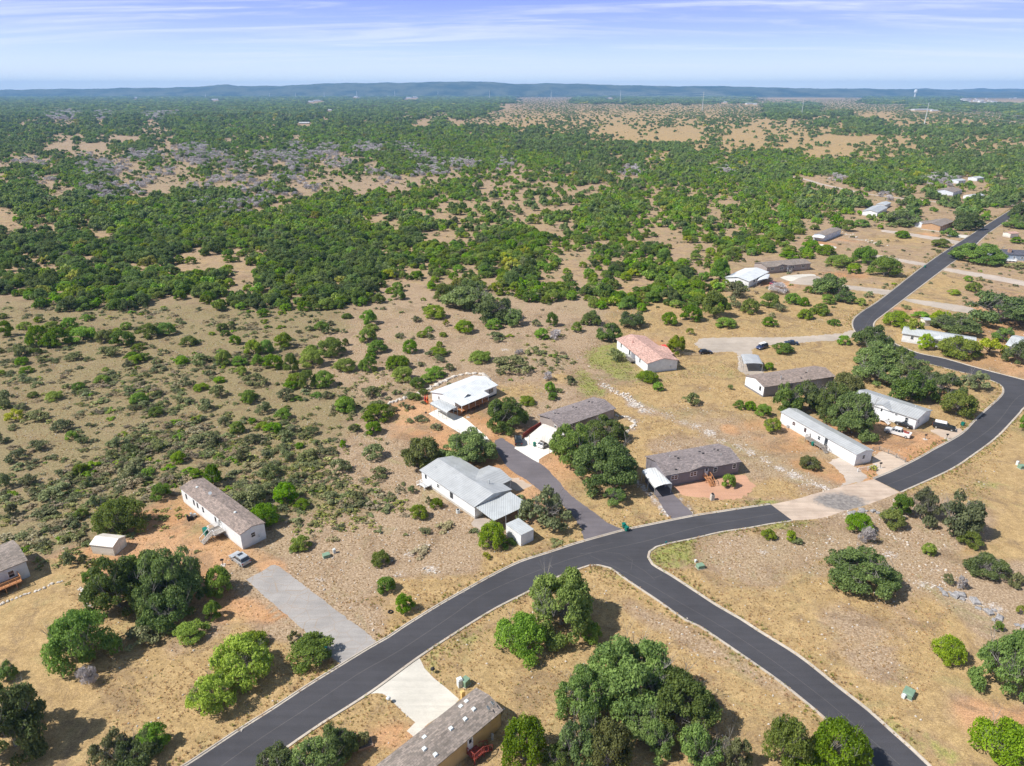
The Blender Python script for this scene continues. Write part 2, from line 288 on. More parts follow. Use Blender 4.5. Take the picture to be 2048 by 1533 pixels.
for nm,mt,pts,z in [
 ('driveway','oldasph',[(492,1160),(520,1145),(550,1130),(575,1146),(655,1207),(752,1283),(735,1297),(686,1329),(600,1254),(545,1207)],.008),
 ('driveway','conc',[(838,1315),(843,1324),(849,1337),(866,1355),(892,1376),(918.5,1399),(900,1420),(856,1448),(842,1462),(827,1473.4),(813.5,1462.4),(830.6,1445.3),(805,1424),(785.4,1403.8),(775,1394),(765,1388),(753.7,1386.7),(735,1389)],.01),
 ('driveway','asph2',[(1004,876),(1040,900),(1076.6,923.5),(1110.5,954.9),(1136.6,986),(1175,1015),(1215,1046),(1243,1060),(1210,1070),(1172,1081),(1160,1055),(1139,1025),(1110,1000),(1084.4,983.6),(1055.7,962.7),(1016.6,936.6),(993,900),(990,882)],.01),
 ('driveway','concb',[(857,828),(878,818),(900,826),(925,834),(955,858),(978,880),(960,888),(912,862)],.012),
 ('driveway','concb',[(1028.5,896.9),(1044,880),(1062,868),(1130,880),(1140,895),(1105,904),(1078.6,919),(1077.3,926)],.014),
 ('driveway','asph2',[(1312,993),(1290,962),(1300,952),(1335,968),(1346.3,987),(1365,1008),(1385,1031),(1345,1039)],.01),
 ('driveway','cds',[(1390,690),(1395,682),(1407.5,677),(1480,675),(1566,675),(1620,672),(1676,667.6),(1703,661),(1712,664),(1716,670),(1683,680),(1640,683),(1595.5,686),(1550,689),(1515,696),(1505,704),(1525,745.7),(1481,744.5),(1471,706),(1424,706),(1405,701)],.006),
 ('driveway','cds',[(1577,567),(1600,556),(1630,552),(1650,560),(1691,570),(1740,576),(1789,582.5),(1780,592),(1735,584),(1694,579),(1640,573)],.006),
 ('driveway','cds',[(1806,597),(1860,603),(1944,616),(1938,627),(1860,613),(1815,603)],.006),
 ('driveway','gravel',[(1745,508),(1800,518),(1856,528),(1850,533),(1800,524),(1743,513)],.006),
 ('driveway','gravel',[(1892,536),(1950,545),(2010,555),(2060,566),(2060,574),(2000,563),(1885,541)],.006),
 ('driveway','gravel',[(1768,460),(1830,468),(1919,483),(1914,489),(1830,474),(1766,464)],.006),
 ('driveway','conc',[(1900,468),(1940,472),(1934,477),(1896,473)],.006),
 ('driveway','pconc',[(1743,921),(1758.7,904.4),(1766,902),(1815,926),(1774,948),(1756,955)],.006),
 ('driveway','pconc',[(1880,873),(1860,860),(1905,858),(1925,862),(1905,882)],.004),
 ('gravel_path','redmulch',[(1346,972),(1400,963),(1478.6,950.3),(1495,960),(1509,972),(1486,993),(1454,1001),(1416,996),(1375,993),(1359,987)],.006),
 ('gravel_path','gravel',[(1655,925),(1680,917),(1705,930),(1735,957),(1700,969),(1672,978),(1690,958)],.002),
 ('gravel_path','pconc',[(993,957),(1022,955),(1045,962),(1062,974),(1040,980),(1010,974)],.006),
 ('gravel_path','gravel',[(940,1045),(965,1036),(1000,1052),(985,1063),(960,1058)],.006),
 ('gravel_path','conc',[(1560,556),(1577,551),(1628,549),(1625,560),(1590,565)],.004),
 ('gravel_path','wgravel',[(1628,487),(1665,492),(1672,497),(1640,494)],.004)]:
    poly=densify(G(pts)+[g(*pts[0])],2. if mt in('conc','concb') else .7)[:-1]
    if mt not in('conc','concb'): jj=.07 if 'asph' in mt else .28; poly=[p+Vector((random.gauss(0,jj),random.gauss(0,jj),0)) for p in poly]
    fill(nm,poly,z,M[mt]); reg(poly)
def ribbon(name,pts,wd,z,mat):
    c=densify(G(pts),4.); n=len(c); l=[];r=[]
    for i in range(n):
        d=(c[min(i+1,n-1)]-c[max(i-1,0)]).normalized(); o=Vector((-d.y,d.x,0))*wd*(.8+.4*random.random()); l.append(c[i]+o); r.append(c[i]-o)
    poly=l+r[::-1]; fill(name,poly,z,mat); reg(poly)
ribbon('dirt_road',[(1585,354),(1610,359),(1640,368),(1680,377),(1720,386),(1760,392),(1830,400),(1900,407),(1960,410),(2040,410)],2.6,.006,M['gravel'])
ribbon('dirt_road',[(1275,309),(1330,318),(1400,326),(1455,333),(1500,338)],3.0,.006,M['gravel'])
# ------------------------------------------------------------------ terrain sheet
def axis(lo,hi,step,far_lo,far_hi,gr=1.05):
    a=list(np.arange(lo,hi+.1,step)); s=step
    while a[-1]<far_hi: s*=gr; a.append(a[-1]+s)
    b=[];c=lo;s=step
    while c>far_lo: s*=gr; c-=s; b.append(c)
    return np.array(b[::-1]+a)
xs=axis(-150,240,1.,-16000,16000); ys=axis(40,380,1.,-60,16000)
XX,YY=np.meshgrid(xs,ys)
def qn(X,Y,Z=0.):
    dz=Z-CH; zc=Y*cP-dz*sP; zc=np.where(zc>1,zc,1); yc=-(Y*sP+dz*cP)
    return IW/2+F*X/zc, IH/2+F*yc/zc
GM="""bbbbbbbbbbbpppppppptttttttttttoo
bbbbbbbbbbpppppppppgotttttttttto
bbbbbbbbbbppppppppggttttttttttoo
bbbbbbbbbbppppppptpggttttttttttoo
bbbbbbbbbbbppppytpgttttttttttotto
bbbbbbbbbbbboooppptttttttttttttt
bbbbbbbbbbbpoooopptttppoooootttt
bbbbbbbbbbbppooooottttppooooootty
bbbbbbbbbbpppooooooyttppppppooyt
bbbbbbbbbbppppooooottttpppoooytt
bbbbbbbbbppppppoootttotttpppttyt
bbbbbobbbppppppooottttooottpppyy
bbbboooobpppppppotttttytyytpppptt
bbbboooopppppppptttttyttpppppppt
bboooooopppppppttttttgyppppppptt
oooooooppppppppttttyttyttpppptpp
tttooooppppptttttttttyttttttpppp
ttttoooopppptttttttttyttttttppppp
ttttoooooppptttttttttyttttttpppp
tttttoptppppttttttttttyttttttpptt
tttttptttppptttttttttttyttttttptt
ttttttttttttttttttttttttytttttttt
ttttttttttttttttttttttttyytttttt
tttttttttttttttttttttttttytttttt
tttttttttttttttttttttttttyytttto
tttttttttttooottttttttttttyyttoo
ttttttttttooootttttttttttttyytto
tttttttttttttttttttttttttttttttt""".split('\n')
GM=[r[:32].ljust(32,'t') for r in GM]; GM=[GM[0]]*2+GM
code={'t':(1,0,0,0,0),'y':(.8,.55,0,0,0),'g':(.2,1,0,0,0),'o':(.35,0,1,0,0),'p':(0,0,.1,1,0),'b':(0,.1,.1,.5,1)}
arr=np.array([[code[c] for c in r] for r in GM],float)          # rows start at y=576
px,py=qn(XX,YY)
fx=np.clip(px/64-.5,0,30.999); fy=np.clip((py-576)/32-.5,0,arr.shape[0]-1.001)
ix=fx.astype(int);iy=fy.astype(int);ax=(fx-ix)[...,None];ay=(fy-iy)[...,None]
W=(arr[iy,ix]*(1-ax)+arr[iy,ix+1]*ax)*(1-ay)+(arr[iy+1,ix]*(1-ax)+arr[iy+1,ix+1]*ax)*ay
far=(np.clip((620-py)/60,0,1))[...,None]
farc=np.array([.45,.05,.15,.55,.0]); W=W*(1-far)+farc*far
golden=np.exp(-(((px-1520)/520)**2+((py-262)/60)**2)**2)[...,None]*far; W=W*(1-golden)+np.array([1,0,.25,.0,0])*golden
wh=np.zeros_like(XX)
def blob(x,y,rx,ry,ang,vec=None,white=0.,amt=1.):
    global W,wh
    c=g(x,y); a=math.radians(ang); u=((XX-c.x)*math.cos(a)+(YY-c.y)*math.sin(a))/rx; v=(-(XX-c.x)*math.sin(a)+(YY-c.y)*math.cos(a))/ry
    k=np.clip(1.25*(1.12-np.sqrt(u*u+v*v)),0,1)*amt
    if vec: W=W*(1-k[...,None])+np.array(vec)*k[...,None]
    wh=np.maximum(wh,k*white)
gr=(.2,1,0,0,0); orr=(.2,0,1,0,0); st=(0,0,0,1,0); go=(1,0,0,0,0)
for b in [(1180,772,5,9,20,gr),(1165,750,4,12,20,gr),(1200,720,7,12,20,gr),(1235,745,4,6,0,gr),(1150,735,3,8,10,gr),(1225,700,8,8,0,gr),(1360,745,16,8,0,(.8,.45,0,0,0)),(1460,740,6,12,0,(.8,.5,0,0,0)),
 (1345,1090,5,4,0,gr),(1370,1100,9,6,0,(.4,.9,0,0,0)),(1330,1120,5,4,0,gr),(1500,1009,11,2.2,8,gr),(1560,1052,9,2,10,(.5,.9,0,0,0)),(1790,1080,7,2.5,-20,gr),(1985,970,6,3,-20,(.6,.7,0,0,0)),(1680,1125,8,2,0,(.6,.5,0,0,0)),
 (1590,1330,14,1.8,-50,(.5,.9,0,0,0)),(1700,1400,10,2.5,-50,(.5,.9,0,0,0)),(1480,1225,14,1.5,-42,(.6,.7,0,0,0)),(1750,1440,9,3,-50,(.5,.85,0,0,0)),(1230,1150,5,3,-40,(.7,.6,0,0,0)),(1880,1500,8,3,-50,(.6,.7,0,0,0)),
 (930,1280,9,2.5,40,(.5,.7,0,0,0)),(860,1330,4,5,20,(.6,.6,0,0,0)),(760,1200,4,2,0,(.5,.5,0,0,0)),
 (340,1040,9,12,-40,orr),(260,1130,10,6,0,orr),(400,1120,6,5,0,orr),(480,1070,4,4,0,orr),(540,1130,6,3,-40,orr),(590,1200,3,10,40,orr),(100,1150,9,7,0,(.8,0,.6,0,0)),(420,1080,8,7,0,orr),
 (880,830,8,12,30,(0,0,1,.2,0)),(950,870,9,9,0,(0,0,1,.2,0)),(830,860,8,10,0,(0,0,.7,.5,0)),(1000,800,5,8,0,(.6,0,.9,0,0)),
 (1060,930,8,4,-45,orr),(1180,1020,7,5,0,(.9,.1,.6,0,0)),(1220,1030,9,4,0,(1,.2,.4,0,0)),(1290,1000,6,4,0,go),(1440,1010,9,3,0,(.9,.2,.6,0,0)),
 (1580,880,8,14,-60,orr),(1620,930,9,6,0,(.2,0,.9,.3,0)),(1700,955,8,5,0,orr),(1800,905,11,7,-50,orr),(1850,880,8,5,-50,orr),(1770,940,5,4,0,orr),(1530,870,10,8,0,(.1,0,.6,.8,0)),
 (1380,830,14,12,0,(.5,0,.2,.7,0)),(1300,860,14,8,0,(.9,.1,.3,.1,0)),(1250,920,5,9,0,(.9,.2,.5,0,0)),
 (1560,570,14,9,0,orr),(1700,550,22,10,0,(.3,0,.9,.2,0)),(1640,490,14,14,0,orr),(1700,480,16,12,0,(0,0,.7,.9,0)),(1790,480,26,14,0,(.8,.4,.1,.2,0)),(1850,470,14,10,0,orr),(1800,620,16,7,0,(.2,0,.9,.3,0)),(1970,720,10,12,0,orr),
 (1630,640,40,14,20,(.9,.15,.25,.2,0)),(1850,560,24,20,0,(.9,.25,.2,.2,0)),(1950,520,24,10,0,(.5,0,.7,.3,0)),
 (1460,860,3,4,0,orr),(1950,1240,14,4,-30,st),(1900,1180,12,8,-40,st),(1870,1140,9,7,-40,st),(1500,1110,9,9,0,st),(1480,1130,8,12,0,st),(1700,1260,10,7,0,(.2,0,.3,1,0)),(1720,1330,9,6,0,(.2,0,.2,1,0)),(1400,1290,3,22,48,(.3,0,.3,1,0)),
 (1960,1430,6,5,0,orr),(1660,1350,12,5,-45,go),(1550,1230,12,7,-45,go),(1880,1250,6,10,0,(1,.2,0,0,0)),
 (200,1250,18,9,0,(1,0,.35,.2,0)),(250,1420,16,12,0,(1,.1,.25,0,0)),(700,1440,8,5,40,(.9,.25,.7,0,0)),(660,1450,4,7,40,(.9,.3,.5,0,0)),(1060,1370,14,8,0,(1,.05,.4,.1,0)),(1050,1420,10,7,0,(1,.15,.3,.1,0)),
 (120,760,20,30,0,(0,.25,.1,.6,1)),(330,740,26,26,0,(.1,.35,.1,.4,1)),(230,860,24,22,0,(.1,.3,.15,.5,1)),(640,1000,18,10,0,(.2,.4,.1,.4,1)),(560,920,14,9,0,(.2,.35,.1,.4,1)),(900,650,20,14,0,(.3,.1,.3,.7,0)),(820,1090,16,9,0,(0,0,.1,1.2,0)),(1040,725,14,14,0,(0,0,.1,1.,.2)),(1130,720,8,14,0,(0,.2,.2,.8,.6))]:
    blob(*b)
def track(pts,wd,vec=None,white=1.,step=3.):
    c=densify(G(pts),step)
    for p in c:
        x,y=q(p.x,p.y); blob(x,y,wd*(.7+.7*random.random()),wd*(.8+.6*random.random()),random.random()*180,vec,white*(.6+.5*random.random()),.9)
CREEK=[(1157,704),(1168,722),(1180,742),(1190,756),(1207,770),(1228,782),(1249,792),(1272,810),(1286,822)]
CREEK2=[(1300,822),(1335,833),(1370,845),(1395,852),(1420,866),(1444,882),(1475,894),(1500,905),(1530,921),(1560,938),(1590,952),(1620,965),(1645,975)]
track(CREEK[4:],2.6,st,1.); track(CREEK[:4],1.2,st,.6); track(CREEK2,2.7,st,.9)
track([(1660,1035),(1690,1030),(1735,1040),(1800,1080),(1830,1110),(1870,1140),(1920,1180),(1960,1210),(2000,1240),(2048,1262)],3.4,st,.62)
track([(601,1139),(625,1155),(660,1181),(700,1213),(748,1254)],.75,st,.75,1.2)
track([(474,1170),(515,1203),(572,1242)],.6,st,.6,1.2)
track([(1268,958),(1282,970),(1296,985),(1316,1008),(1336,1029)],1.1,st,1.2,1.)
track([(1350,987),(1362,998),(1375,1013),(1388,1028)],.9,st,1.2,1.)
track([(1255,836),(1272,842),(1262,858)],1.6,st,.6)
for x,y,s in [(1525,1105,2),(1548,1095,1.5),(1660,1080,2),(1780,1110,3),(1850,1170,3),(1925,1195,3),(1990,1215,3),(640,1160,2),(560,1190,1.5),(860,1140,3),(820,1110,2.5),(800,1150,2),(760,1120,2),(1010,700,3),(960,710,2),(1560,1330,.8),(1640,1270,.9),(1722,1362,.9),(850,1090,2),(60,1080,2),(115,1060,1.5),(1640,640,2),(690,960,1.2),(1720,480,6),(1700,470,5)]: blob(x,y,s,s*.8,0,None,.7)
blob(1350,893,9,6,10,(0,0,.25,1,0),.15)
gz=(np.exp(-(((px-420)/560)**2+((py-335)/75)**2)**2)*far[...,0])[...,None]; W=W*(1-gz)+np.array([0,.15,0,1.,.5])*gz
blob(1985,204,700,1500,0,(1,0,.3,.3,0),.5)
blob(1612,196,700,1600,0,(1,.2,0,0,0))
pts=np.stack([XX.ravel(),YY.ravel(),np.zeros(XX.size)],1)
# gentle far relief only, beyond the houses
R=np.hypot(XX,YY).ravel()
pts[:,2]=-np.clip((R-6000)/24000,0,1)**2*20
ny,nx=XX.shape
idx=np.arange(nx*ny).reshape(ny,nx)
quads=np.stack([idx[:-1,:-1],idx[:-1,1:],idx[1:,1:],idx[1:,:-1]],-1).reshape(-1,4)
me=bpy.data.meshes.new('ground'); me.vertices.add(len(pts)); me.vertices.foreach_set('co',pts.ravel())
me.loops.add(quads.size); me.loops.foreach_set('vertex_index',quads.ravel().astype(np.int32)); me.polygons.add(len(quads)); me.polygons.foreach_set('loop_start',np.arange(0,quads.size,4,dtype=np.int32)); me.polygons.foreach_set('loop_total',np.full(len(quads),4,dtype=np.int32))
me.update(calc_edges=True)
Wf=W.reshape(-1,5); one=np.ones(len(Wf))
forest=np.clip((R-9000)/3000,0,1)
for nm,a in (('g1',np.stack([Wf[:,0],Wf[:,1],Wf[:,2],one],1)),('g2',np.stack([Wf[:,3],Wf[:,4],wh.ravel(),one],1)),('g3',np.stack([forest,forest*0,forest*0,one],1))):
    at=me.attributes.new(nm,'FLOAT_COLOR','POINT'); at.data.foreach_set('color',a.astype(np.float32).ravel())
go_=bpy.data.objects.new('ground',me); COL.objects.link(go_); go_['kind']='structure'
m=N('dry_ground'); p=m.pos()
A1=m.n('ShaderNodeAttribute',attribute_name='g1'); A2=m.n('ShaderNodeAttribute',attribute_name='g2'); A3=m.n('ShaderNodeAttribute',attribute_name='g3')
s1=m.n('ShaderNodeSeparateColor',Color=A1.outputs['Color']); s2=m.n('ShaderNodeSeparateColor',Color=A2.outputs['Color']); s3=m.n('ShaderNodeSeparateColor',Color=A3.outputs['Color'])
nA=m.noise(.06,6,p,.6); nB=m.noise(.45,5,p,.65); nC=m.noise(2.6,4,p,.7); nD=m.noise(.16,6,p,.65,.5); nE=m.noise(.022,5,p,.6)
def wgt(s,n,k=1.1,lo=.3,hi=.75): return m.ramp(m.mth('ADD',s,m.mth('MULTIPLY',m.mth('SUBTRACT',n,.5),k)),lo,hi)
col=m.mix(m.ramp(nB,.35,.65),(.285,.195,.125),(.385,.275,.185))
stony=m.mix(m.ramp(nC,.4,.66),(.325,.228,.142),(.45,.345,.242))
col=m.mix(wgt(s2.outputs[0],nD,.9,.25,.9),col,stony)
col=m.mix(wgt(s1.outputs[2],nD,1.2,.3,.95),col,m.mix(m.ramp(nA,.4,.6),(.44,.235,.115),(.53,.31,.17)))
gold=m.mix(m.ramp(nB,.3,.7),(.35,.240,.115),(.475,.335,.165))
col=m.mix(wgt(s1.outputs[0],nD,1.3,.25,.85),col,gold)
olive=m.mix(m.ramp(nC,.35,.65),(.225,.190,.090),(.34,.28,.150))
col=m.mix(m.mth('MULTIPLY',wgt(s2.outputs[1],nD,1.5,.35,1.1),.85),col,olive)
grn=m.mix(m.ramp(nC,.35,.65),(.17,.21,.045),(.33,.34,.09))
col=m.mix(m.mth('MULTIPLY',wgt(s1.outputs[1],nB,1.7,.45,1.1),.85),col,grn)
col=m.mix(m.mth('MULTIPLY',m.ramp(nE,.5,.68),.35),col,(.31,.25,.13))
col=m.mix(wgt(s2.outputs[2],m.noise(1.6,4,p,.7),1.6,.45,.9),col,m.mix(m.ramp(nC,.4,.6),(.36,.31,.28),(.66,.62,.58)))
col=m.mix(m.mth('MULTIPLY',m.ramp(m.noise(.11,7,p,.7,.8),.5,.64),.6),col,(.215,.15,.095))
col=m.mix(m.mth('MULTIPLY',m.ramp(m.noise(.075,7,p,.72,1.2),.53,.68),.5),col,(.27,.245,.115))
spk=m.mth('MULTIPLY',m.ramp(m.noise(6.,4,p,.75),.3,.7,.66,1.30),m.ramp(nC,.3,.7,.82,1.14))
mot=m.ramp(m.noise(1.1,5,p,.7),.3,.7,.86,1.12)
# tyre-worn and trampled streaks
col=m.scale(col,m.mth('MULTIPLY',m.mth('MULTIPLY',spk,mot),m.mth('SUBTRACT',.95,m.mth('MULTIPLY',s2.outputs[1],.10))))
v=m.n('ShaderNodeTexVoronoi',Scale=1.3); m.t.links.new(p,v.inputs['Vector'])
pebm=m.mth('MULTIPLY',m.ramp(v.outputs[0],.07,.13,1.,0.),m.ramp(m.noise(.2,3,p),.52,.6)); pebm=m.mth('MULTIPLY',pebm,m.mth('ADD',s2.outputs[0],.12,clamp=True))
col=m.mix(pebm,col,(.62,.56,.50))
fc=m.mix(m.ramp(m.noise(.004,6,p,.7),.35,.65),(.030,.050,.022),(.055,.08,.035))
col=m.mix(s3.outputs[0],col,fc)
hb=m.mth('ADD',nC,m.mth('MULTIPLY',m.noise(7.,3,p),.6))
m.bsdf(col,.95,.1,0,hb,.55,.12)
me.materials.append(m.m)
# ------------------------------------------------------------------ buildings
class House:
    def __init__(s,name,label,cat,FL,FR,he,w,wall,roof,pitch=.22,oh=.35,skirt='skirt',ext0=0,ext1=0,z0=.55,group=None,rt=.12,mono=False):
        a=g(*FL,he); b=g(*FR,he); d=(b-a); d.z=0; d.normalize(); a=a-d*ext0; b=b+d*ext1
        s.L=(b-a).length; s.w=w; s.he=he; s.az=math.atan2(d.y,d.x); s.pitch=pitch
        s.r=empty(name,(a.x,a.y,0),s.az,label,cat,group); L_,w_=s.L,w; s.rise=pitch*w/2; s.n=Vector((-d.y,d.x,0)); s.d=d; s.o=Vector((a.x,a.y,0))
        m=MB(); rr=s.rise
        if z0>0: m2=MB().box(.03,.03,-.1,L_-.03,w_-.03,z0); m2.build('skirting',M[skirt],s.r)
        vs=[(0,0,z0),(0,w_,z0),(0,w_,he),(0,w_/2,he+rr),(0,0,he)]; vs+=[(L_,y,z) for x,y,z in vs]
        if mono: vs=[(0,0,z0),(0,w_,z0),(0,w_,he+rr),(0,w_/2,he+rr/2),(0,0,he)]; vs+=[(L_,y,z) for x,y,z in vs]
        m.add(vs,[(0,1,2,3,4),(9,8,7,6,5),(0,4,9,5),(1,6,7,2),(0,5,6,1),(4,3,8,9),(3,2,7,8)]); m.build('wall',M[wall],s.r)
        m=MB(); e=oh; t=rt; z=.02
        if mono: m.slab([(-e,-e,he-pitch*e+z+t),(L_+e,-e,he-pitch*e+z+t),(L_+e,w_+e,he+rr+z+t),(-e,w_+e,he+rr+z+t)],t)
        else:
            P_=[(-e,he-pitch*e+z),(w_/2,he+rr+z),(w_+e,he-pitch*e+z)]
            vs=[]
            for x in(-e,L_+e):
                for y,zz in P_: vs.append((x,y,zz))
                for y,zz in P_: vs.append((x,y,zz+t))
            vs2=[(x,(y if abs(y-w_/2)<.01 else y),zz) for x,y,zz in vs]
            m.add(vs2,[(3,4,10,9),(4,5,11,10),(1,0,6,7),(2,1,7,8),(0,3,9,6),(5,2,8,11),(0,1,4,3),(1,2,5,4),(7,6,9,10),(8,7,10,11)])
        s.roof=m.build('roof',M[roof],s.r)
        reg([s.o+s.d*x+s.n*y for x,y in((-.5,-.5),(s.L+.5,-.5),(s.L+.5,w+.5),(-.5,w+.5))])
    def fr(s,face,u,z):      # point on a face + outward dir
        return {'F':((u,0,z),(0,-1)),'B':((u,s.w,z),(0,1)),'L':((0,u,z),(-1,0)),'R':((s.L,u,z),(1,0))}[face]
    def win(s,face,u,z,w=.9,h=1.2,frame='trim',pane='glass',sh=None,label=None):
        (x,y,z_),(nx,ny)=s.fr(face,u,z); tx,ty=abs(ny),abs(nx)
        def bx(m,a,b,c,d,o0,o1): 
            m.box(*[min(p,q_) if i<3 else max(p,q_) for i,(p,q_) in enumerate([])]) if 0 else None
            X0,X1=x+tx*a+nx*o0,x+tx*b+nx*o1; Y0,Y1=y+ty*a+ny*o0,y+ty*b+ny*o1
            m.box(min(X0,X1),min(Y0,Y1),z_+c,max(X0,X1),max(Y0,Y1),z_+d)
        m=MB(); f=.09
        bx(m,-w/2,w/2,h/2-f,h/2,-.01,.06); bx(m,-w/2,w/2,-h/2,-h/2+f,-.01,.06); bx(m,-w/2,-w/2+f,-h/2+f,h/2-f,-.01,.06); bx(m,w/2-f,w/2,-h/2+f,h/2-f,-.01,.06)
        bx(m,-w/2+f,w/2-f,-.025,.025,-.01,.05)
        if w>1.3: bx(m,-.05,.05,-h/2+f,-.03,-.01,.055); bx(m,-.05,.05,.03,h/2-f,-.01,.055)
        o=m.build('window',M[frame],s.r); m=MB(); bx(m,-w/2+f*.9,w/2-f*.9,-h/2+f*.9,h/2-f*.9,-.005,.03); m.build('pane',M[pane],o)
        if sh:
            for k in(-1,1):
                m=MB(); c=k*(w/2+.2); bx(m,c-.15,c+.15,-h/2,h/2,-.01,.045); m.build('shutter',M[sh],o)
    def door(s,face,u,z,w=.95,h=2.05,mat='trim'):
        (x,y,z_),(nx,ny)=s.fr(face,u,z); tx,ty=abs(ny),abs(nx)
        def bx(m,a,b,c,d,o0,o1):
            X0,X1=x+tx*a+nx*o0,x+tx*b+nx*o1; Y0,Y1=y+ty*a+ny*o0,y+ty*b+ny*o1
            m.box(min(X0,X1),min(Y0,Y1),z_+c,max(X0,X1),max(Y0,Y1),z_+d)
        m=MB(); bx(m,-w/2,w/2,0,h,-.01,.05); o=m.build('door',M[mat],s.r); m=MB(); bx(m,-w/4,w/4,h*.55,h*.9,.0,.06); m.build('pane',M['glass'],o); m=MB(); bx(m,w*.33,w*.42,h*.45,h*.52,.04,.11); m.build('handle',M['steel'],o)
    def zr(s,y): return s.he+s.pitch*(y if y<s.w/2 else s.w-y)+.14
    def vent(s,x,y,k='vent'):
        z=s.zr(y)
        if k=='dark': MB().box(x-.28,y-.2,z-.05,x+.28,y+.2,z+.14,.7).build('roof_vent',M['black'],s.r)
        elif k=='sky': MB().box(x-.28,y-.28,z-.05,x+.28,y+.28,z+.16,.8).build('roof_vent',M['pgrey'],s.r)
        elif k=='dome':
            m=MB()
            for i,(r0,z0,r1,z1) in enumerate([(.3,0,.3,.12),(.3,.12,.2,.22),(.2,.22,.04,.27)]): m.bar((x,y,z+z0-.03),(x,y,z+z1-.03),r0,10,r1)
            m.build('roof_vent',M['pgrey'],s.r)
        elif k=='pipe': MB().bar((x,y,z-.2),(x,y,z+.45),.05,8).build('vent_pipe',M['pgrey'],s.r)
        elif k=='chim': MB().bar((x,y,z-.2),(x,y,z+.8),.13,8).bar((x,y,z+.8),(x,y,z+.95),.2,8).build('flue',M['steel'],s.r)
        elif k=='redp': MB().bar((x,y,z-.2),(x,y,z+.7),.12,8).build('flue',M['redwood'],s.r)
        elif k=='dish':
            m=MB(); c=Vector((x,y,z+.75)); ax=Vector((.5,-.3,.6)).normalized(); m.bar(c-ax*.06,c,.12,12,.36); m.bar(c,c+ax*.02,.36,12,.34); m.bar((x,y,z-.1),c-ax*.05,.03,6); m.bar(c-ax*.02-Vector((0,0,.3)),c+ax*.45,.015,4); m.build('satellite_dish',M['steel'],s.r)
    def gable(s,x,wd,out,roof,peak=None,wall=None,posts=True,back=False,pit=None):
        # cross gable: ridge at right angles to the main ridge, running out over a porch
        pit=pit or s.pitch; hr=wd/2*pit; ze=s.he-.05; yb=min(hr/s.pitch+.1,s.w/2-.1)
        t=.1; e=.2; Y=lambda y:(s.w-y) if back else y
        x0,x1=x-wd/2-e,x+wd/2+e; z=.16
        ys=-out; 
        vs=[(x0,Y(ys),ze-e*pit+z),(x,Y(ys),ze+hr+z),(x1,Y(ys),ze-e*pit+z),(x0,Y(0.0),ze-e*pit+z),(x,Y(yb),ze+hr+z),(x1,Y(0.0),ze-e*pit+z)]
        vs+=[(a,b,c-t) for a,b,c in vs]
        m=MB().add(vs,[(0,1,4,3),(1,2,5,4),(6,9,10,7),(7,10,11,8),(0,6,7,1),(1,7,8,2),(0,3,9,6),(2,8,11,5),(3,4,10,9),(4,5,11,10)]); m.build('porch_roof',M[roof],s.r)
        if wall:
            yy=Y(ys+.15) if out>0 else Y(-.03); m=MB(); y2=yy+(.06 if not back else -.06)
            m.add([(x-wd/2,yy,ze-.02),(x+wd/2,yy,ze-.02),(x,yy,ze+hr-.02),(x-wd/2,y2,ze-.02),(x+wd/2,y2,ze-.02),(x,y2,ze+hr-.02)],[(0,1,2),(5,4,3),(0,3,4,1),(1,4,5,2),(2,5,3,0)]); m.build('gable_wall',M[wall],s.r)
        if posts and out>.5:
            for k in range(3):
                px_=x-wd/2+.15+k*(wd-.3)/2; MB().box(px_-.06,min(Y(-out+.2),Y(-out+.32)),0,px_+.06,max(Y(-out+.2),Y(-out+.32)),ze+.05).build('post',M['trim'],s.r)
    def deck(s,face,u0,u1,out,z,mat='wood',rail=True,stair=None,n=6,sw=1.1,railmat=None):
        m=MB(); rm=MB(); railmat=railmat or mat
        def pt(u,o,zz):
            return {'F':(u,-o,zz),'B':(u,s.w+o,zz),'L':(-o,u,zz),'R':(s.L+o,u,zz)}[face]
        def bx(mm,a,b,o0,o1,c,d):
            p=pt(a,o0,c);r=pt(b,o1,d); mm.box(min(p[0],r[0]),min(p[1],r[1]),c,max(p[0],r[0]),max(p[1],r[1]),d)
        k=int((u1-u0)/.3)
        bx(m,u0,u1,.04,out,z-.16,z-.05)
        for i in range(k): a=u0+i*(u1-u0)/k; bx(m,a,a+(u1-u0)/k-.03,.04,out,z-.05,z)
        for u in np.arange(u0+.08,u1,1.6): bx(m,u-.06,u+.06,out-.14,out-.02,0,z-.16)
        dk=m.build('deck',M[mat],s.r)
        def railing(p0,p1):
            p0=Vector(p0);p1=Vector(p1); n_=max(2,int((p1-p0).length/.18))
            for i in range(n_+1):
                c=p0.lerp(p1,i/n_); rm.bar(c,c+Vector((0,0,.95)),.022 if i%6 else .05,4)
            rm.bar(p0+Vector((0,0,.97)),p1+Vector((0,0,.97)),.05,4); rm.bar(p0+Vector((0,0,.15)),p1+Vector((0,0,.15)),.03,4)
        st=stair
        if rail:
            a,b=pt(u0+.05,.1,z),pt(u0+.05,out-.05,z); c,d=pt(u1-.05,out-.05,z),pt(u1-.05,.1,z)
            if st!='lo': railing(a,b)
            if st not in('out',): railing(b,c)
            else:
                railing(b,pt((u0+u1)/2-sw/2,out-.05,z)); railing(pt((u0+u1)/2+sw/2,out-.05,z),c)
            if st!='hi': railing(c,d)
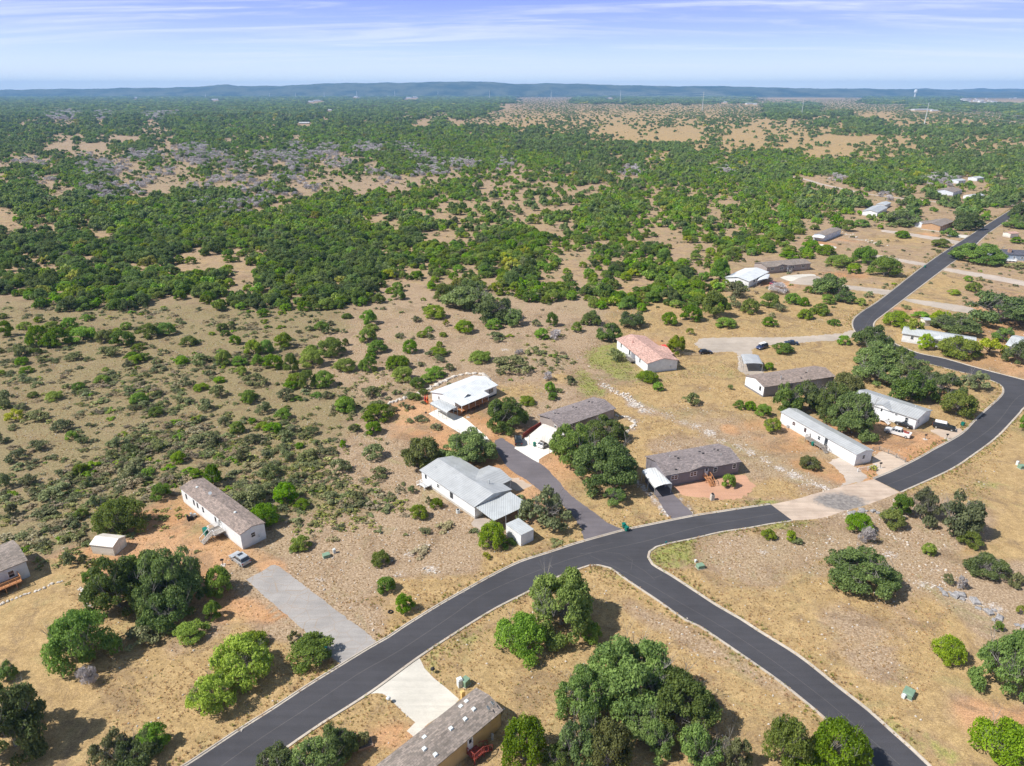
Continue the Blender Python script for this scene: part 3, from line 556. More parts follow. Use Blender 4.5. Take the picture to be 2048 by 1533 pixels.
        if st:
            m=MB()
            for i in range(n):
                zz=z-(i+1)*z/(n+1); o=i*.29
                if st=='out': bx(m,(u0+u1)/2-sw/2,(u0+u1)/2+sw/2,out+o,out+o+.3,zz-.05,zz)
                elif st=='lo': bx(m,u0-o-.3,u0-o,max(out-sw,.1),out,zz-.05,zz)
                else: bx(m,u1+o,u1+o+.3,max(out-sw,.1),out,zz-.05,zz)
            for side in (0,1):
                if st=='out': uu=(u0+u1)/2+(-sw/2 if side==0 else sw/2); p0=pt(uu,out,z);p1=pt(uu,out+n*.29,.1)
                elif st=='lo': oo=max(out-sw,.1) if side==0 else out; p0=pt(u0,oo,z);p1=pt(u0-n*.29,oo,.1)
                else: oo=max(out-sw,.1) if side==0 else out; p0=pt(u1,oo,z);p1=pt(u1+n*.29,oo,.1)
                m.bar((p0[0],p0[1],p0[2]-.1),(p1[0],p1[1],0.),.07,4)
                for t in(0,.5,1):
                    c=Vector(p0).lerp(Vector(p1),t); rm.bar(c,c+Vector((0,0,.9)),.045,4)
                rm.bar(Vector(p0)+Vector((0,0,.92)),Vector(p1)+Vector((0,0,.92)),.05,4)
            m.build('stairs',M[mat],s.r)
        if rm.v: rm.build('railing',M[railmat],s.r)
def meterpole(h,face,u): 
    (x,y,z),(nx,ny)=h.fr(face,u,1.4); MB().box(x-.15+nx*.1,y-.15+ny*.1,1.1,x+.15+nx*.1,y+.15+ny*.1,1.7).build('meter_box',M['pgrey'],h.r)

h=House('mobile_home','long white single-wide home with brown shingle roof and side steps','house',(361,976),(480.4,1069.5),3.5,4.9,'white','sh_br',.24,.2,'white',z0=.5)
for u in (2.2,5.6,7.2,9.6,14.8,16.4): h.win('F',u,2.3,.55,1.2,'dtrim')
h.win('R',2.4,2.2,.95,1.1,'offw' if 0 else 'trim'); h.vent(3.5,2.0,'dome'); h.vent(6.,2.3,'pipe'); h.vent(18.2,2.6,'dome'); h.vent(9.,2.2,'dish'); h.deck('F',15.6,18.4,2.2,1.35,'wood',True,'out',7,1.3,'trim'); h.door('F',16.8,1.4); meterpole(h,'R',3.6)
MB().box(14.2,-2.7,.02,15.6,-1.9,1.5,.9).build('storage_bin',M['teal'],h.r)
h=House('mobile_home','white home cut by the picture edge with cedar front deck','house',(-2,1143.5),(51,1122),3.4,8.4,'pale','sh_tan',.22,.3,'pale',ext0=17)
h.win('F',h.L-2.5,2.0,1.0,1.4); h.deck('F',h.L-9,h.L-1.6,2.2,1.2,'cedar',True)
h=House('ranch_home','white ranch home with grey metal roof, rear porch gable and patio cover','house',(843,941),(949.3,1012.8),3.1,9.4,'white','mr_gr',.22,.35,'skirt')
h.win('F',6.2,2.0,.9,1.0); h.win('F',11.,1.9,1.0,1.35,'dtrim'); h.win('F',1.6,2.2,.6,1.,'dtrim'); h.deck('F',1.4,3.4,1.6,.9,'trim',True,'lo',4,1.); h.gable(12.2,7.6,3.0,'mr_gr',None,'white',True,True,.24)
h.vent(5.,5.6,'pipe');h.vent(8.5,3.,'pipe');h.vent(2.,2.4,'pipe');h.vent(15.,6.9,'chim')
# lean-to patio cover on its right gable end
A=g(949.5,1013.5,3.05);B=g(1021,984,3.05);C_=g(1058.5,1009,2.55);D_=g(987.5,1042,2.55)
r=empty('patio_cover',(D_.x,D_.y,0),0,'ribbed metal patio cover joined to the grey metal roof home','patio cover'); o=Vector((D_.x,D_.y,0))
mm=MB().slab([A-o,B-o,C_-o,D_-o],.08)
ob=mm.build('roof',M['mr_pg'],r)
for p in (D_,D_.lerp(C_,.33),D_.lerp(C_,.68),C_): MB().box(p.x-o.x-.07,p.y-o.y-.07+.1,0,p.x-o.x+.07,p.y-o.y+.07+.1,2.5).build('post',M['trim'],r)
h=House('ranch_home','dark grey home with arched front gable and cedar steps on orange gravel','house',(1331.7,951),(1479.5,923.5),3.1,8.6,'grey','sh_gr',.27,.3,'grey')
h.win('F',2.2,2.15,1.75,1.15,pane='glassr');h.win('F',7.0,2.15,1.65,1.15,pane='glassr');h.win('F',12.6,2.15,1.0,1.25);h.win('F',17.6,2.15,1.0,1.25);h.door('F',10.3,1.15,1.0,2.0,'pale')
h.deck('F',9.6,11.,1.3,1.1,'cedar',True,'out',6,1.2); h.gable(9.0,6.4,.35,'sh_gr',None,'grey',False,False,.22)
for x,y in((5.2,4.9),(5.3,3.9),(11.6,5.1),(11.8,4.),(15.5,5.0),(15.8,4.2)): h.vent(x,y,'dark')
h.vent(4.,5.3,'pipe');h.vent(3.,.9,'dark');h.vent(15.6,2.6,'pipe')
h=House('ranch_home','white home with bright white metal roof and cedar front porch','house',(909.9,804.6),(992.9,771),3.1,9.6,'white','mr_wh',.22,.35,'dskirt')
h.win('F',h.L-2.2,2.05,.9,1.3,sh='dtrim');h.win('L',6.6,2.3,.35,.8,'dtrim');h.gable(4.6,3.2,.02,'mr_wh',None,'dgrey',False,False,.5)
h.deck('F',.3,10.2,2.4,1.,'cedar',True,'lo',4,1.2);h.vent(h.L-2.,1.2,'pipe');h.win('F',7,2.1,1.6,1.1);h.door('F',4.6,1.)
m_=MB().slab([(-.1,-.2,3.24),(10.4,-.2,3.24),(10.4,-2.8,2.8),(-.1,-2.8,2.8)],.1); m_.build('porch_roof',M['mr_wh'],h.r)
for u in(.2,2.8,5.2,7.8,10.1): MB().box(u-.05,-2.5,1.,u+.05,-2.4,2.78).build('post',M['trim'],h.r)
h=House('ranch_home','taupe home with grey shingles half hidden behind the biggest oak','house',(1120.9,854.4),(1228.7,817.5),3.0,8.3,'taupe','sh_gr',.22,.35,'taupe')
for x,y in((2.9,5.6),(3.1,4.6),(9.2,5.9),(9.4,4.9),(14.8,6.0),(15.,5.0)): h.vent(x,y,'dark')
h.win('F',4,2.1,1.6,1.1);h.win('F',13,2.1,1.0,1.2);h.win('L',2.,2.1,.9,1.2);h.vent(3.,6.6,'pipe')
m_=MB().slab([(-.2,8.2,3.02),(4.,8.2,3.02),(4.,9.6,2.85),(-.2,9.6,2.85)],.1)
h=House('ranch_home','white-sided home with salmon shingle roof and recessed balcony','house',(1234.6,678.8),(1295.8,727),3.3,10.1,'white','sh_red',.22,.4,'white')
h.win('F',3.4,2.2,.7,1.3,'dtrim');h.win('F',17.6,2.2,.7,1.3,'dtrim');h.win('F',10.,2.2,.9,1.6,'dtrim');h.vent(6.5,2.6,'redp');h.gable(14.,8.,1.2,'sh_red',None,'white',False,True,.2)
MB().box(11.2,-.04,1.0,14.2,.06,3.2).build('balcony_recess',M['dgrey'],h.r); h.deck('F',10.8,14.6,1.7,.95,'wood',True); h.vent(3.,1.5,'pipe'); meterpole(h,'R',7.8)
A,B,C_,D_=[g(x,y,2.6) for x,y in((1321,690),(1331,689),(1343,703),(1330,703))]; r=empty('canopy',(D_.x,D_.y,0),0,'bright red canopy beside the salmon-roofed home','canopy'); o=Vector((D_.x,D_.y,0)); MB().slab([A-o,B-o,C_-o,D_-o],.06).build('awning_cloth',M['red'],r)
for p in(A,B,C_,D_): MB().bar((p.x-o.x,p.y-o.y,0),(p.x-o.x,p.y-o.y,2.6),.04,6).build('post',M['steel'],r)
h=House('mobile_home','long slate-blue home with brown shingle roof beside the metal carport','house',(1528.9,774.4),(1669,753.2),3.2,8.4,'dgrey','sh_br',.25,.25,'dgrey')
MB().add([(-.03,0,.5),(-.03,8.4,.5),(-.03,8.4,3.2),(-.03,4.2,3.2+4.2*.25),(-.03,0,3.2)],[(0,4,3,2,1)]).build('end_wall',M['white'],h.r); h.win('L',1.6,2.1,.8,1.3,'dtrim'); h.vent(7.,2.,'chim');h.vent(16.8,3.2,'dark');h.vent(13.5,1.2,'dark');h.vent(17.5,3.6,'pipe');h.win('F',9.3,2.1,.9,1.2,'dtrim')
h=House('mobile_home','long narrow white home with grey metal roof beside split-rail fence','house',(1563.1,825),(1713.4,909.8),3.0,5.0,'white','mr_gr',.24,.2,'white',z0=.45)
h.win('F',4.7,1.9,1.1,1.1,'trim','glassr');h.win('F',8.6,1.9,.7,1.1,'dtrim','glassr');h.win('F',13.2,1.9,.9,1.1);h.door('F',15.4,.9,.9,2.,'dtrim');h.win('R',2.4,1.9,.9,1.1); h.deck('F',10.5,15.9,1.7,.9,'wood',True,'hi',5,1.1); h.vent(2.,2.9,'pipe')
MB().box(2.9,-.5,0,3.4,-.06,.8).build('air_conditioner',M['steel'],h.r)
h=House('ranch_home','white home with grey metal roof and small dormer behind white pickup','house',(1711,798),(1833.8,838.8),3.0,8.4,'white','mr_gr',.22,.3,'white',ext0=1.)
h.gable(8.1,5.4,.5,'mr_gr',None,'white',False,False,.32); h.win('F',h.L-2.3,1.9,.9,1.4);h.win('F',h.L-5.,2.4,.8,.6);h.win('R',1.4,1.9,.6,1.2);h.deck('F',4.4,10.4,2.4,.75,'offw' if 0 else 'trim',True,'hi',4,1.2);h.door('F',8.2,.8);h.vent(3.,2.2,'chim');h.win('F',5.6,1.9,1.4,1.1,pane='glassr');h.vent(14.,5.6,'pipe')
h=House('mobile_home','long white-roofed home partly hidden by yellow-green trees','house',(1806,667),(1948.4,689.6),3.0,8.4,'white','mr_pg',.2,.4,'white')
h.gable(11.,5.,1.5,'mr_wh',None,'white',True); h.vent(8.,5.,'pipe'); 
for u in (3,7,16,19): h.win('F',u,1.9,1.,1.2)
h=House('mobile_home','white-roofed home at the right picture edge above the oaks','house',(2014,690),(2062,700),3.0,13.,'white','mr_pg',.2,.4,'white'); h.win('F',3,1.9); h.gable(2.5,4.,1.5,'mr_wh',None,'white',True)
h=House('mobile_home','white home with white roof below the grey-brown home','house',(1498,563),(1536,544.6),3.0,10.8,'white','mr_wh',.2,.4,'white')
for u in(6.,10.,14.): h.win('F',u,1.9,1.3,1.2,sh=None,frame='dtrim')
h.win('L',6,2.,.6,.9,'dtrim')
h=House('ranch_home','taupe home with white windows and brown roof above the white-roofed home','house',(1534.5,535),(1621.5,527),3.2,9.4,'taupe','sh_tan',.22,.35,'brick2' )
for u in(3.,8.4,14.8,21.): h.win('F',u,2.1,1.9,1.4)
h.door('F',12.,.9); h.deck('F',11.,13.4,1.5,.9,'wood',True,'out',4); h.gable(8.4,6,.3,'sh_tan',None,'taupe',False,False,.25)
h=House('mobile_home','pale long home with front awning on bare orange dirt','house',(1650,471.8),(1682.6,459),3.4,6.2,'pale','sh_tan',.2,.2,'pale')
MB().slab([(-2.6,-.2,2.3),(-2.6,6.4,2.3),(0,6.4,2.9),(0,-.2,2.9)],.1).build('awning',M['mr_wh'],h.r); 
for u in(5,12,19): h.win('F',u,2.1,.8,1.1)
for nm,lb,FL,FR,he,w_,wl,rf,dp in [
 ('ranch_home','white gabled home with grey roof in a cluttered yard',(1755,425.5),(1775,415),3.0,9.5,'white','mr_gr',0),
 ('shed','white flat-topped shed behind the cluttered yard home',(1770,411),(1782,406),2.6,6.,'white','mr_pg',0),
 ('mobile_home','long pale grey home beyond the orange gabled barn',(1853,449),(1905,444),3.0,9.,'pale','sh_tan',0),
 ('barn','orange-brown gabled barn beside the far driveway',(1881,453),(1908,443),3.4,10.5,'brownw','sh_tan',0),
 ('ranch_home','pale blue home with brown roof near the far end of the road',(1907,385),(1925,380),3.2,14.,'pale','sh_tan',0),
 ('mobile_home','small mint-white home next to the pale blue home',(1944,393),(1969,391),2.8,7.,'white','mr_pg',0),
 ('ranch_home','blue-grey ranch house with charcoal roof and brick chimney at the right edge',(1992,508),(2070,512),3.2,12.,'bluegrey','sh_dk',0),
 ('shed','small cream garden shed with pinkish roof right of the far road',(2022,468),(2038,467),2.4,5.,'offw','sh_red',0),
 ('shed','small pale shed behind the yellow-green tree',(1851,641),(1862,641),2.3,3.,'offw','mr_pg',0),
 ('mobile_home','distant pale home among dense trees at the right',(1918,362),(1932,361),3.,9.,'pale','mr_pg',0),
 ('mobile_home','second distant pale home further right among dense trees',(1955,357),(1968,356),3.,9.,'pale','mr_pg',0)]:
    h=House(nm,lb,'shed' if nm=='shed' else ('barn' if nm=='barn' else 'house'),FL,FR,he,w_,wl,rf,.22,.3,'skirt')
    if nm!='shed' or w_>5:
        for u in np.arange(1.5,h.L-1,3.5): h.win('F',float(u),1.8,1.0,1.1)
    if 'chimney' in lb: MB().box(6.,2.,2.5,7.4,3.4,5.8).build('chimney',M['brick2'],h.r); h.deck('F',2,9,3,.6,'trim',True)
h=House('mobile_home','tan single-wide home with taupe shingle roof and red back steps','house',(868,1533),(1001.5,1421.5),3.3,4.9,'tan','sh_tan',.24,.25,'tan',ext0=14,z0=.4)
E_=h.L
for x,y,k in ((E_-2.4,4.2,'sky'),(E_-3.5,4.1,'sky'),(E_-2.8,2.3,'sky'),(E_-4.6,2.0,'sky'),(E_-6.9,2.2,'sky'),(E_-10.,3.8,'sky'),(E_-11.2,2.3,'sky'),(E_-10.6,.9,'sky'),(E_-17,3,'sky'),(E_-1.5,.8,'dish'),(E_-.6,.9,'dish')): h.vent(x,y,k)
h.door('F',E_-5.6,1.0,.95,2.0,'trim'); h.deck('F',E_-6.3,E_-4.6,1.6,.95,'redwood',True,'hi',5,1.0)
h.deck('B',E_-11.2,E_-9.6,1.3,.6,'redwood',True,'hi',3,1.); MB().bar((E_-2.,-.4,0),(E_-2.,-.4,.9),.2,8).build('gas_tank',M['steel'],h.r)
# sheds near the camera
h=House('shed','tan metal shed with ribbed cream roof and sliding doors','shed',(180.5,1090),(225.,1095),2.0,3.4,'offw','mr_tan',.36,.12,'offw',z0=.0)
MB().box(h.L-.02,.5,.05,h.L+.05,1.65,1.9).build('door',M['mr_tan'],h.r); MB().box(h.L-.02,1.75,.05,h.L+.05,2.9,1.9).build('door',M['mr_tan'],h.r)
h=House('shed','white box shed with grey roof beside the round juniper','shed',(1012.,1049.),(1042.,1071.5),2.5,3.1,'whitev','mr_pg',.0,.06,'white',z0=.0,rt=.1,mono=True)
MB().box(1.,h.w-.02,.1,2.,h.w+.05,2.).build('door',M['trim'],h.r)
# carports
def carport(label,cor,h_,mat,post='steel',gab=.35,sides=False,n=3,rz=None):
    p=[g(x,y,h_) for x,y in cor]      # near-left, near-right, far-right, far-left (eaves)
    o=Vector((p[0].x,p[0].y,0)); r=empty('carport',o,0,label,'carport'); q_=[v-o for v in p]
    mn=(q_[0]+q_[1])/2+Vector((0,0,gab)); mf=(q_[3]+q_[2])/2+Vector((0,0,gab)); up=Vector((0,0,.06))
    m=MB()
    def blend(a,mm,t): return a.lerp(mm,t)+Vector((0,0,gab*.35*(t>0 and t<1)))
    ring=[(q_[0]-Vector((0,0,.35)),q_[3]-Vector((0,0,.35))),(q_[0],q_[3]),(blend(q_[0],mn,.25),blend(q_[3],mf,.25)),(mn,mf),(blend(q_[1],mn,.25),blend(q_[2],mf,.25)),(q_[1],q_[2]),(q_[1]-Vector((0,0,.35)),q_[2]-Vector((0,0,.35)))]
    vs=[]
    for a,b in ring: vs+=[a,b]
    for a,b in ring: vs+=[a-up,b-up]
    k=len(ring); f=[]
    for i in range(k-1): f+=[(2*i,2*i+1,2*i+3,2*i+2),(2*k+2*i,2*k+2*i+2,2*k+2*i+3,2*k+2*i+1)]
    for i in range(k-1): f+=[(2*i,2*i+2,2*k+2*i+2,2*k+2*i),(2*i+1,2*k+2*i+1,2*k+2*i+3,2*i+3)]
    m.add(vs,f).build('roof',M[mat],r)
    for a,b in((q_[0],q_[3]),(q_[1],q_[2])):
        for i in range(n):
            c=a.lerp(b,(i+.05)/(n-1+.1)); MB().box(c.x-.05,c.y-.05,0,c.x+.05,c.y+.05,h_-.2).build('post',M[post],r)
    if sides:
        a,b=q_[1],q_[2]; MB().slab([a,b,Vector((b.x,b.y,1.0)),Vector((a.x,a.y,1.0))],.03).build('side_panel',M['pale'],r)
    return r
carport('white metal carport at the left end of the dark grey home',[(1310.5,976),(1344,968),(1313,936.5),(1284,942)],2.5,'mr_wh',sides=True)
carport('pale grey metal carport over white concrete by the cedar porch',[(893.5,826),(915,815),(884,799.5),(860,807)],2.5,'mr_pg',n=5)
carport('cream gabled carport over a white hatchback beside the biggest oak',[(1058,871),(1098,889),(1131,868),(1086,848)],2.6,'mr_tan','brick2',.3,n=3)
carport('grey metal carport over a white slab by the slate-blue home',[(1488,728.5),(1526,729),(1517,711),(1482,709.5)],2.6,'mr_gr',n=3)
carport('white lean-to carport beside the white-roofed home',[(1514,563),(1536,558),(1540,549),(1520,553)],2.4,'mr_wh',n=2)
# ------------------------------------------------------------------ vehicles
def car(label,rear,front,kind,col,Lc,wd=1.85,cat='car',extras=None,roofcol=None,name='parked_car'):
    a=g(*rear);b=g(*front); c=(a+b)/2; d=b-a; r=empty(name,(c.x,c.y,0),math.atan2(d.y,d.x),label,cat)
    H={'suv':1.75,'hatch':1.5,'sedan':1.42,'pickup':1.85,'van':1.8}[kind]; bz={'suv':1.05,'hatch':.92,'sedan':.88,'pickup':1.12,'van':1.05}[kind]; x0,x1=-Lc/2,Lc/2
    cl={'suv':(x0+.1,x1-1.45),'hatch':(x0+.15,x1-1.2),'sedan':(x0+.85,x1-1.25),'pickup':(x0+2.1,x1-1.5),'van':(x0+.08,x1-.9)}[kind]
    hw=wd/2; m=MB(); pm=paint('car_paint',col)
    prof=[(x0,.42),(x0+.02,bz-.12),(x0+.12,bz),(x1-.9,bz-.03),(x1-.15,bz-.2),(x1,.62),(x1-.03,.34),(x0+.05,.30)]
    n=len(prof); vs=[]
    for y,s_ in((-hw,1),(-hw*.86,.0),(hw*.86,.0),(hw,1)):
        for x,z in prof:
            vs.append((x*(1 if s_==0 else .985),y,z+(0.03 if s_==0 and z>.6 else (-.02 if z>.6 else 0))))
    f=[]
    for k in range(3):
        for i in range(n): f.append((k*n+i,k*n+(i+1)%n,(k+1)*n+(i+1)%n,(k+1)*n+i))
    f+=[tuple(range(n))[::-1],tuple(range(3*n,4*n))]
    m.add(vs,f).build('body',pm,r)
    rx={'suv':.35,'hatch':.5,'sedan':.75,'pickup':.12,'van':.2}[kind]; fx_={'suv':.75,'hatch':.9,'sedan':.85,'pickup':.7,'van':.9}[kind]
    c0,c1=cl; ht=hw*.80; zt=H-.05
    MB().add([(c0,-hw*.93,bz-.04),(c1,-hw*.93,bz-.04),(c1,hw*.93,bz-.04),(c0,hw*.93,bz-.04),(c0+rx,-ht,zt),(c1-fx_,-ht,zt),(c1-fx_,ht,zt),(c0+rx,ht,zt)],[(3,2,1,0),(4,5,6,7),(0,1,5,4),(1,2,6,5),(2,3,7,6),(3,0,4,7)]).build('window',M['glass'],r)
    rm=M[roofcol] if roofcol else pm
    MB().box(c0+rx-.06,-ht-.02,zt-.03,c1-fx_+.06,ht+.02,H+.03,.93).build('roof',rm,r)
    m=MB()
    for s_ in(-1,1):
        for t in (.02,.36,.68,.98):
            xa=c0+(c1-c0)*t; xb=c0+rx+(c1-fx_-c0-rx)*t
            m.bar((xa,s_*hw*.94,bz-.02),(xb,s_*(ht+.012),zt),.045,4)
    m.build('pillars',rm if roofcol!='trim' else pm,r)
    if kind=='pickup':
        m=MB().box(x0+.12,-hw*.82,bz-.02,c0-.05,hw*.82,bz+.02).build('cargo_bed',M['black'],r)
        MB().box(x0+.5,-.5,bz+.02,x0+1.6,.4,bz+.2).box(x0+1.2,-.6,bz+.02,x0+1.9,-.2,bz+.28).build('cargo',M['redwood'],r)
        MB().box(x0,-hw*.97,bz-.05,c0,-hw*.84,bz+.10).box(x0,hw*.84,bz-.05,c0,hw*.97,bz+.10).box(x0-.02,-hw*.9,bz-.4,x0+.1,hw*.9,bz+.08).build('bed_rail',pm,r)
    for sx in(x0+.85,x1-.9):
        for s_ in(-1,1):
            o=MB().bar((sx,s_*(hw-.22),.34),(sx,s_*(hw+.02),.34),.35,16).build('wheel',M['rubber'],r); MB().bar((sx,s_*(hw+.0),.34),(sx,s_*(hw+.035),.34),.2,10).build('rim',M['steel'],o)
    for s_ in(-1,1):
        MB().box(x1-.14,s_*hw*.78-.17,.62,x1+.01,s_*hw*.78+.17,.78).build('headlight',M['headl'],r)
        MB().box(x0-.02,s_*hw*.82-.1,.7,x0+.08,s_*hw*.82+.1,bz-.1).build('tail_light',M['tail'],r)
        MB().box(c1-.25,s_*(hw+.1)-.1,bz-.02,c1-.1,s_*(hw+.1)+.1,bz+.16).build('mirror',pm,r)
    if kind!='pickup' and roofcol!='trim': MB().box(c0+rx+(c1-fx_-c0-rx)*.55,-ht*.6,H+.02,c1-fx_-.12,ht*.6,H+.045).build('sunroof',M['glass'],r)
    if kind in('suv','van'): MB().box(c0+rx,-ht+.05,H+.03,c1-fx_,-ht+.1,H+.1).box(c0+rx,ht-.1,H+.03,c1-fx_,ht-.05,H+.1).build('roof_rack',M['steel'],r)
    if extras=='boards': MB().box(-1.9,-.6,H+.12,1.2,-.15,H+.22,.96).box(-1.6,.1,H+.12,1.5,.55,H+.22,.96).build('roof_board',M['trim'],r)
    if extras=='door':  MB().box(c0-.3,-hw,.8,c0,hw,.9).build('tailgate',pm,r)
    reg([c+Vector((x*d.normalized().x-y*d.normalized().y,x*d.normalized().y+y*d.normalized().x,0)) for x,y in((x0,-1),(x1,-1),(x1,1),(x0,1))])
car('silver hatch-backed suv parked at the end of the brown-roofed trailer','sv' and (492.5,1131.5),(469,1114.5),'suv',(.42,.45,.48),4.5)
car('black suv parked on dirt beside the purplish asphalt drive',(1037.5,894),(1035.5,876),'suv',(.012,.014,.018),4.7)
car('white hatchback nosed under the cream gabled carport',(1080,897),(1097,886),'hatch',(.78,.78,.78),4.1,1.75)
car('black hatchback parked in front of the salmon-roofed home',(1397.5,708.5),(1424,707),'hatch',(.01,.01,.012),4.4)
car('navy blue suv carrying two white boards on its roof',(1534,694),(1513,700.5),'suv',(.015,.03,.10),4.6,1.85,'car','boards')
car('dark blue sedan parked beside a bush on the cul-de-sac',(1596,690),(1568,688),'sedan',(.012,.025,.06),4.6)
car('white crew-cab pickup truck with open bed on the orange dirt','pk' and (1821,877),(1768,862),'pickup',(.8,.8,.8),6.0,1.95,'pickup truck',name='pickup_truck')
car('black suv with white roof panel beside the white dormer home',(1866,853),(1909,862),'suv',(.015,.02,.025),5.2,1.95,'car',None,'trim')
car('maroon sedan half tucked behind the white-roofed home',(1541,571),(1553,567),'sedan',(.20,.01,.03),4.4)
car('dark parked car in the far cluttered yard',(1790,430),(1793,425),'suv',(.03,.04,.06),4.6)
car('black car parked close to the porch of the white dormer home',(1815,855),(1800,850),'sedan',(.02,.022,.025),4.3)
# ------------------------------------------------------------------ bins, boxes, mailboxes
def bin_(x,y,label,az=0,open_=False):
    p=g(x,y); r=empty('wheelie_bin',(p.x,p.y,0),az,label,'trash bin','green wheeled trash bins')
    MB().box(-.26,-.3,.06,.26,.3,1.0,1.18).build('body',M['teal'],r)
    if open_: MB().box(-.32,.33,.45,.32,.4,1.05).build('lid',M['teal'],r)
    else: MB().box(-.34,-.38,1.0,.34,.38,1.09,.85).build('lid',M['teal'],r)
    for s_ in(-1,1): MB().bar((s_*.2,.3,.12),(s_*.29,.3,.12),.12,10).build('wheel',M['rubber'],r)
    MB().bar((-.25,.42,1.),(.25,.42,1.),.03,6).build('handle',M['teal'],r)
bin_(1253,1062,'green wheeled bin at the kerb by the purplish drive',.5,True); bin_(1247.5,1056,'second green bin tucked behind the kerb bin',.3); bin_(1069,893,'green bin standing beside the white hatchback',.3); bin_(1925,852,'green bin near the kerb beside the black suv with white roof',.4,True); bin_(1849.5,535.5,'green bin beside the far straight road',.2); bin_(1625.5,892,'green bin at the end of the grey deck',.2)
def tbox(x,y,label,w_=1.1,d_=.9,h_=.75,az=.6,mat='green'):
    p=g(x,y); r=empty('transformer_box',(p.x,p.y,0),az,label,'utility box','green transformer boxes')
    MB().box(-w_/2-.1,-d_/2-.1,0,w_/2+.1,d_/2+.1,.08).build('base',M['curb'],r); MB().box(-w_/2,-d_/2,.08,w_/2,d_/2,h_,.94).build('cabinet',M[mat],r); MB().box(-w_/2-.03,-d_/2-.03,h_,w_/2+.03,d_/2+.03,h_+.07,.9).build('lid',M[mat],r)
tbox(653,1114,'pale green transformer box on the stony lot near the grey pad',1.3,1.,.6,.5); tbox(1400,1136,'green transformer box in the grassy corner of the junction',1.3,1.,.7,.3); tbox(1816,1391,'pale green transformer box beside the lower right road',1.6,1.3,.8,.8); tbox(931,1370,'green transformer box behind the pale pedestal',1.1,1.,1.1,.9); tbox(2042,937,'green transformer box at the right picture edge',1.3,1.,.8,.2)
def ped(x,y,label,h_=.9,mat='pgrey',w_=.35):
    p=g(x,y); r=empty('utility_pedestal',(p.x,p.y,0),.5,label,'utility pedestal','pale utility pedestals'); MB().box(-w_/2,-w_/2,0,w_/2,w_/2,h_*.85,.95).build('body',M[mat],r); MB().box(-w_/2-.03,-w_/2-.03,h_*.85,w_/2+.03,w_/2+.03,h_,.7).build('cap',M[mat],r)
ped(669,1106,'grey pedestal beside the pale green box on the stony lot',.9,w_=.5); ped(1391,1125,'small white pedestal in the grassy corner of the junction',.6); ped(1807,1396,'white pedestal leaning by the lower right transformer',.7,w_=.45); ped(920,1372,'tall pale pedestal by the top of the white driveway',1.5,w_=.75); ped(2034,930,'pale pedestal at the right picture edge',1.0,w_=.5); ped(926,1400,'yellow meter post at the corner of the tan home',1.7,'yellow',.55)
def mailbox(x,y,label,style='stone'):
    p=g(x,y); r=empty('mailbox',(p.x,p.y,0),.2,label,'mailbox','mailboxes by the driveways')
    if style=='post': MB().box(-.06,-.06,0,.06,.06,1.1).build('post',M['wood'],r); MB().box(-.28,-.13,1.1,.28,.13,1.38).build('box',M['black'],r); MB().box(-.45,-.45,0,.45,.45,.08,.9).build('base',M['brick'],r)
    else:
        MB().box(-.38,-.38,0,.38,.38,1.35,.92).build('pillar',M['brick' if style=='stone' else 'brick2'],r); MB().box(-.2,-.3,1.35,.2,.3,1.62,.85).build('box',M['black'],r)
mailbox(1424,1000,'pale stone mailbox pillar in front of the dark grey home'); mailbox(1007.5,961,'brown stone mailbox pillar beside the purplish drive','brown'); mailbox(1850,879,'wooden mailbox post in front of the white dormer home','post'); mailbox(1893,878,'mailbox post with stone base at the curved kerb','post'); mailbox(446,1131,'mailbox post with box beside the silver suv','post'); mailbox(936,835,'small white mailbox on a post by the cedar porch','post'); mailbox(1760,936,'dark mailbox post at the split-rail fence corner','post')
def sign(x,y,label,c,h_):
    p=g(x,y); r=empty('marker_post',(p.x,p.y,0),.3,label,'marker post'); MB().bar((0,0,0),(0,0,h_),.03,6).build('post',M['steel'],r); MB().box(-.18,-.02,h_-.2,.18,.02,h_+.2).build('plate',c,r)
bl=plain('blue_marker',(.02,.35,.38),.5); sign(654,1318,'tall post with small turquoise plate behind the roadside bush',bl,2.2); sign(1332,1089,'small turquoise marker at the junction corner',bl,.5)
# tyres, grill, kayaks, air conditioner, planter
def tyre(x,y,label,flat=True):
    p=g(x,y); bpy_=bmesh.new(); R_,r_=.33,.12; vs=[]
    m=MB(); n,k=18,8
    for i in range(n):
        for j in range(k):
            a=2*math.pi*i/n;b=2*math.pi*j/k; m.v.append(((R_+r_*math.cos(b))*math.cos(a),(R_+r_*math.cos(b))*math.sin(a),r_+r_*math.sin(b)))
    for i in range(n):
        for j in range(k): m.f.append((i*k+j,((i+1)%n)*k+j,((i+1)%n)*k+(j+1)%k,i*k+(j+1)%k))
    bpy_.free(); o=m.build('tyre',M['rubber'],None,True); o.location=(p.x,p.y,0); tag(o,label,'tyre')
tyre(781,1225,'old black tyre lying left of a small bush by the road'); tyre(1324.,683,'dark tyre lying behind the salmon-roofed home')
def grill(x,y,label,c='pgrey'):
    p=g(x,y); r=empty('kettle_grill',(p.x,p.y,0),0,label,'grill'); m=MB()
    for a,b,c0,c1 in((.5,.72,.12,.33),(.72,.8,.33,.33),): m.bar((0,0,a),(0,0,b),c0,14,c1)
    m.build('bowl',M['black'],r); m=MB(); m.bar((0,0,.8),(0,0,.98),.33,14,.22); m.bar((0,0,.98),(0,0,1.05),.22,14,.05); m.build('lid',M[c],r)
    for i in range(3): a=i*2.09; MB().bar((.1*math.cos(a),.1*math.sin(a),.55),(.36*math.cos(a),.36*math.sin(a),0),.025,5).build('leg',M['steel'],r)
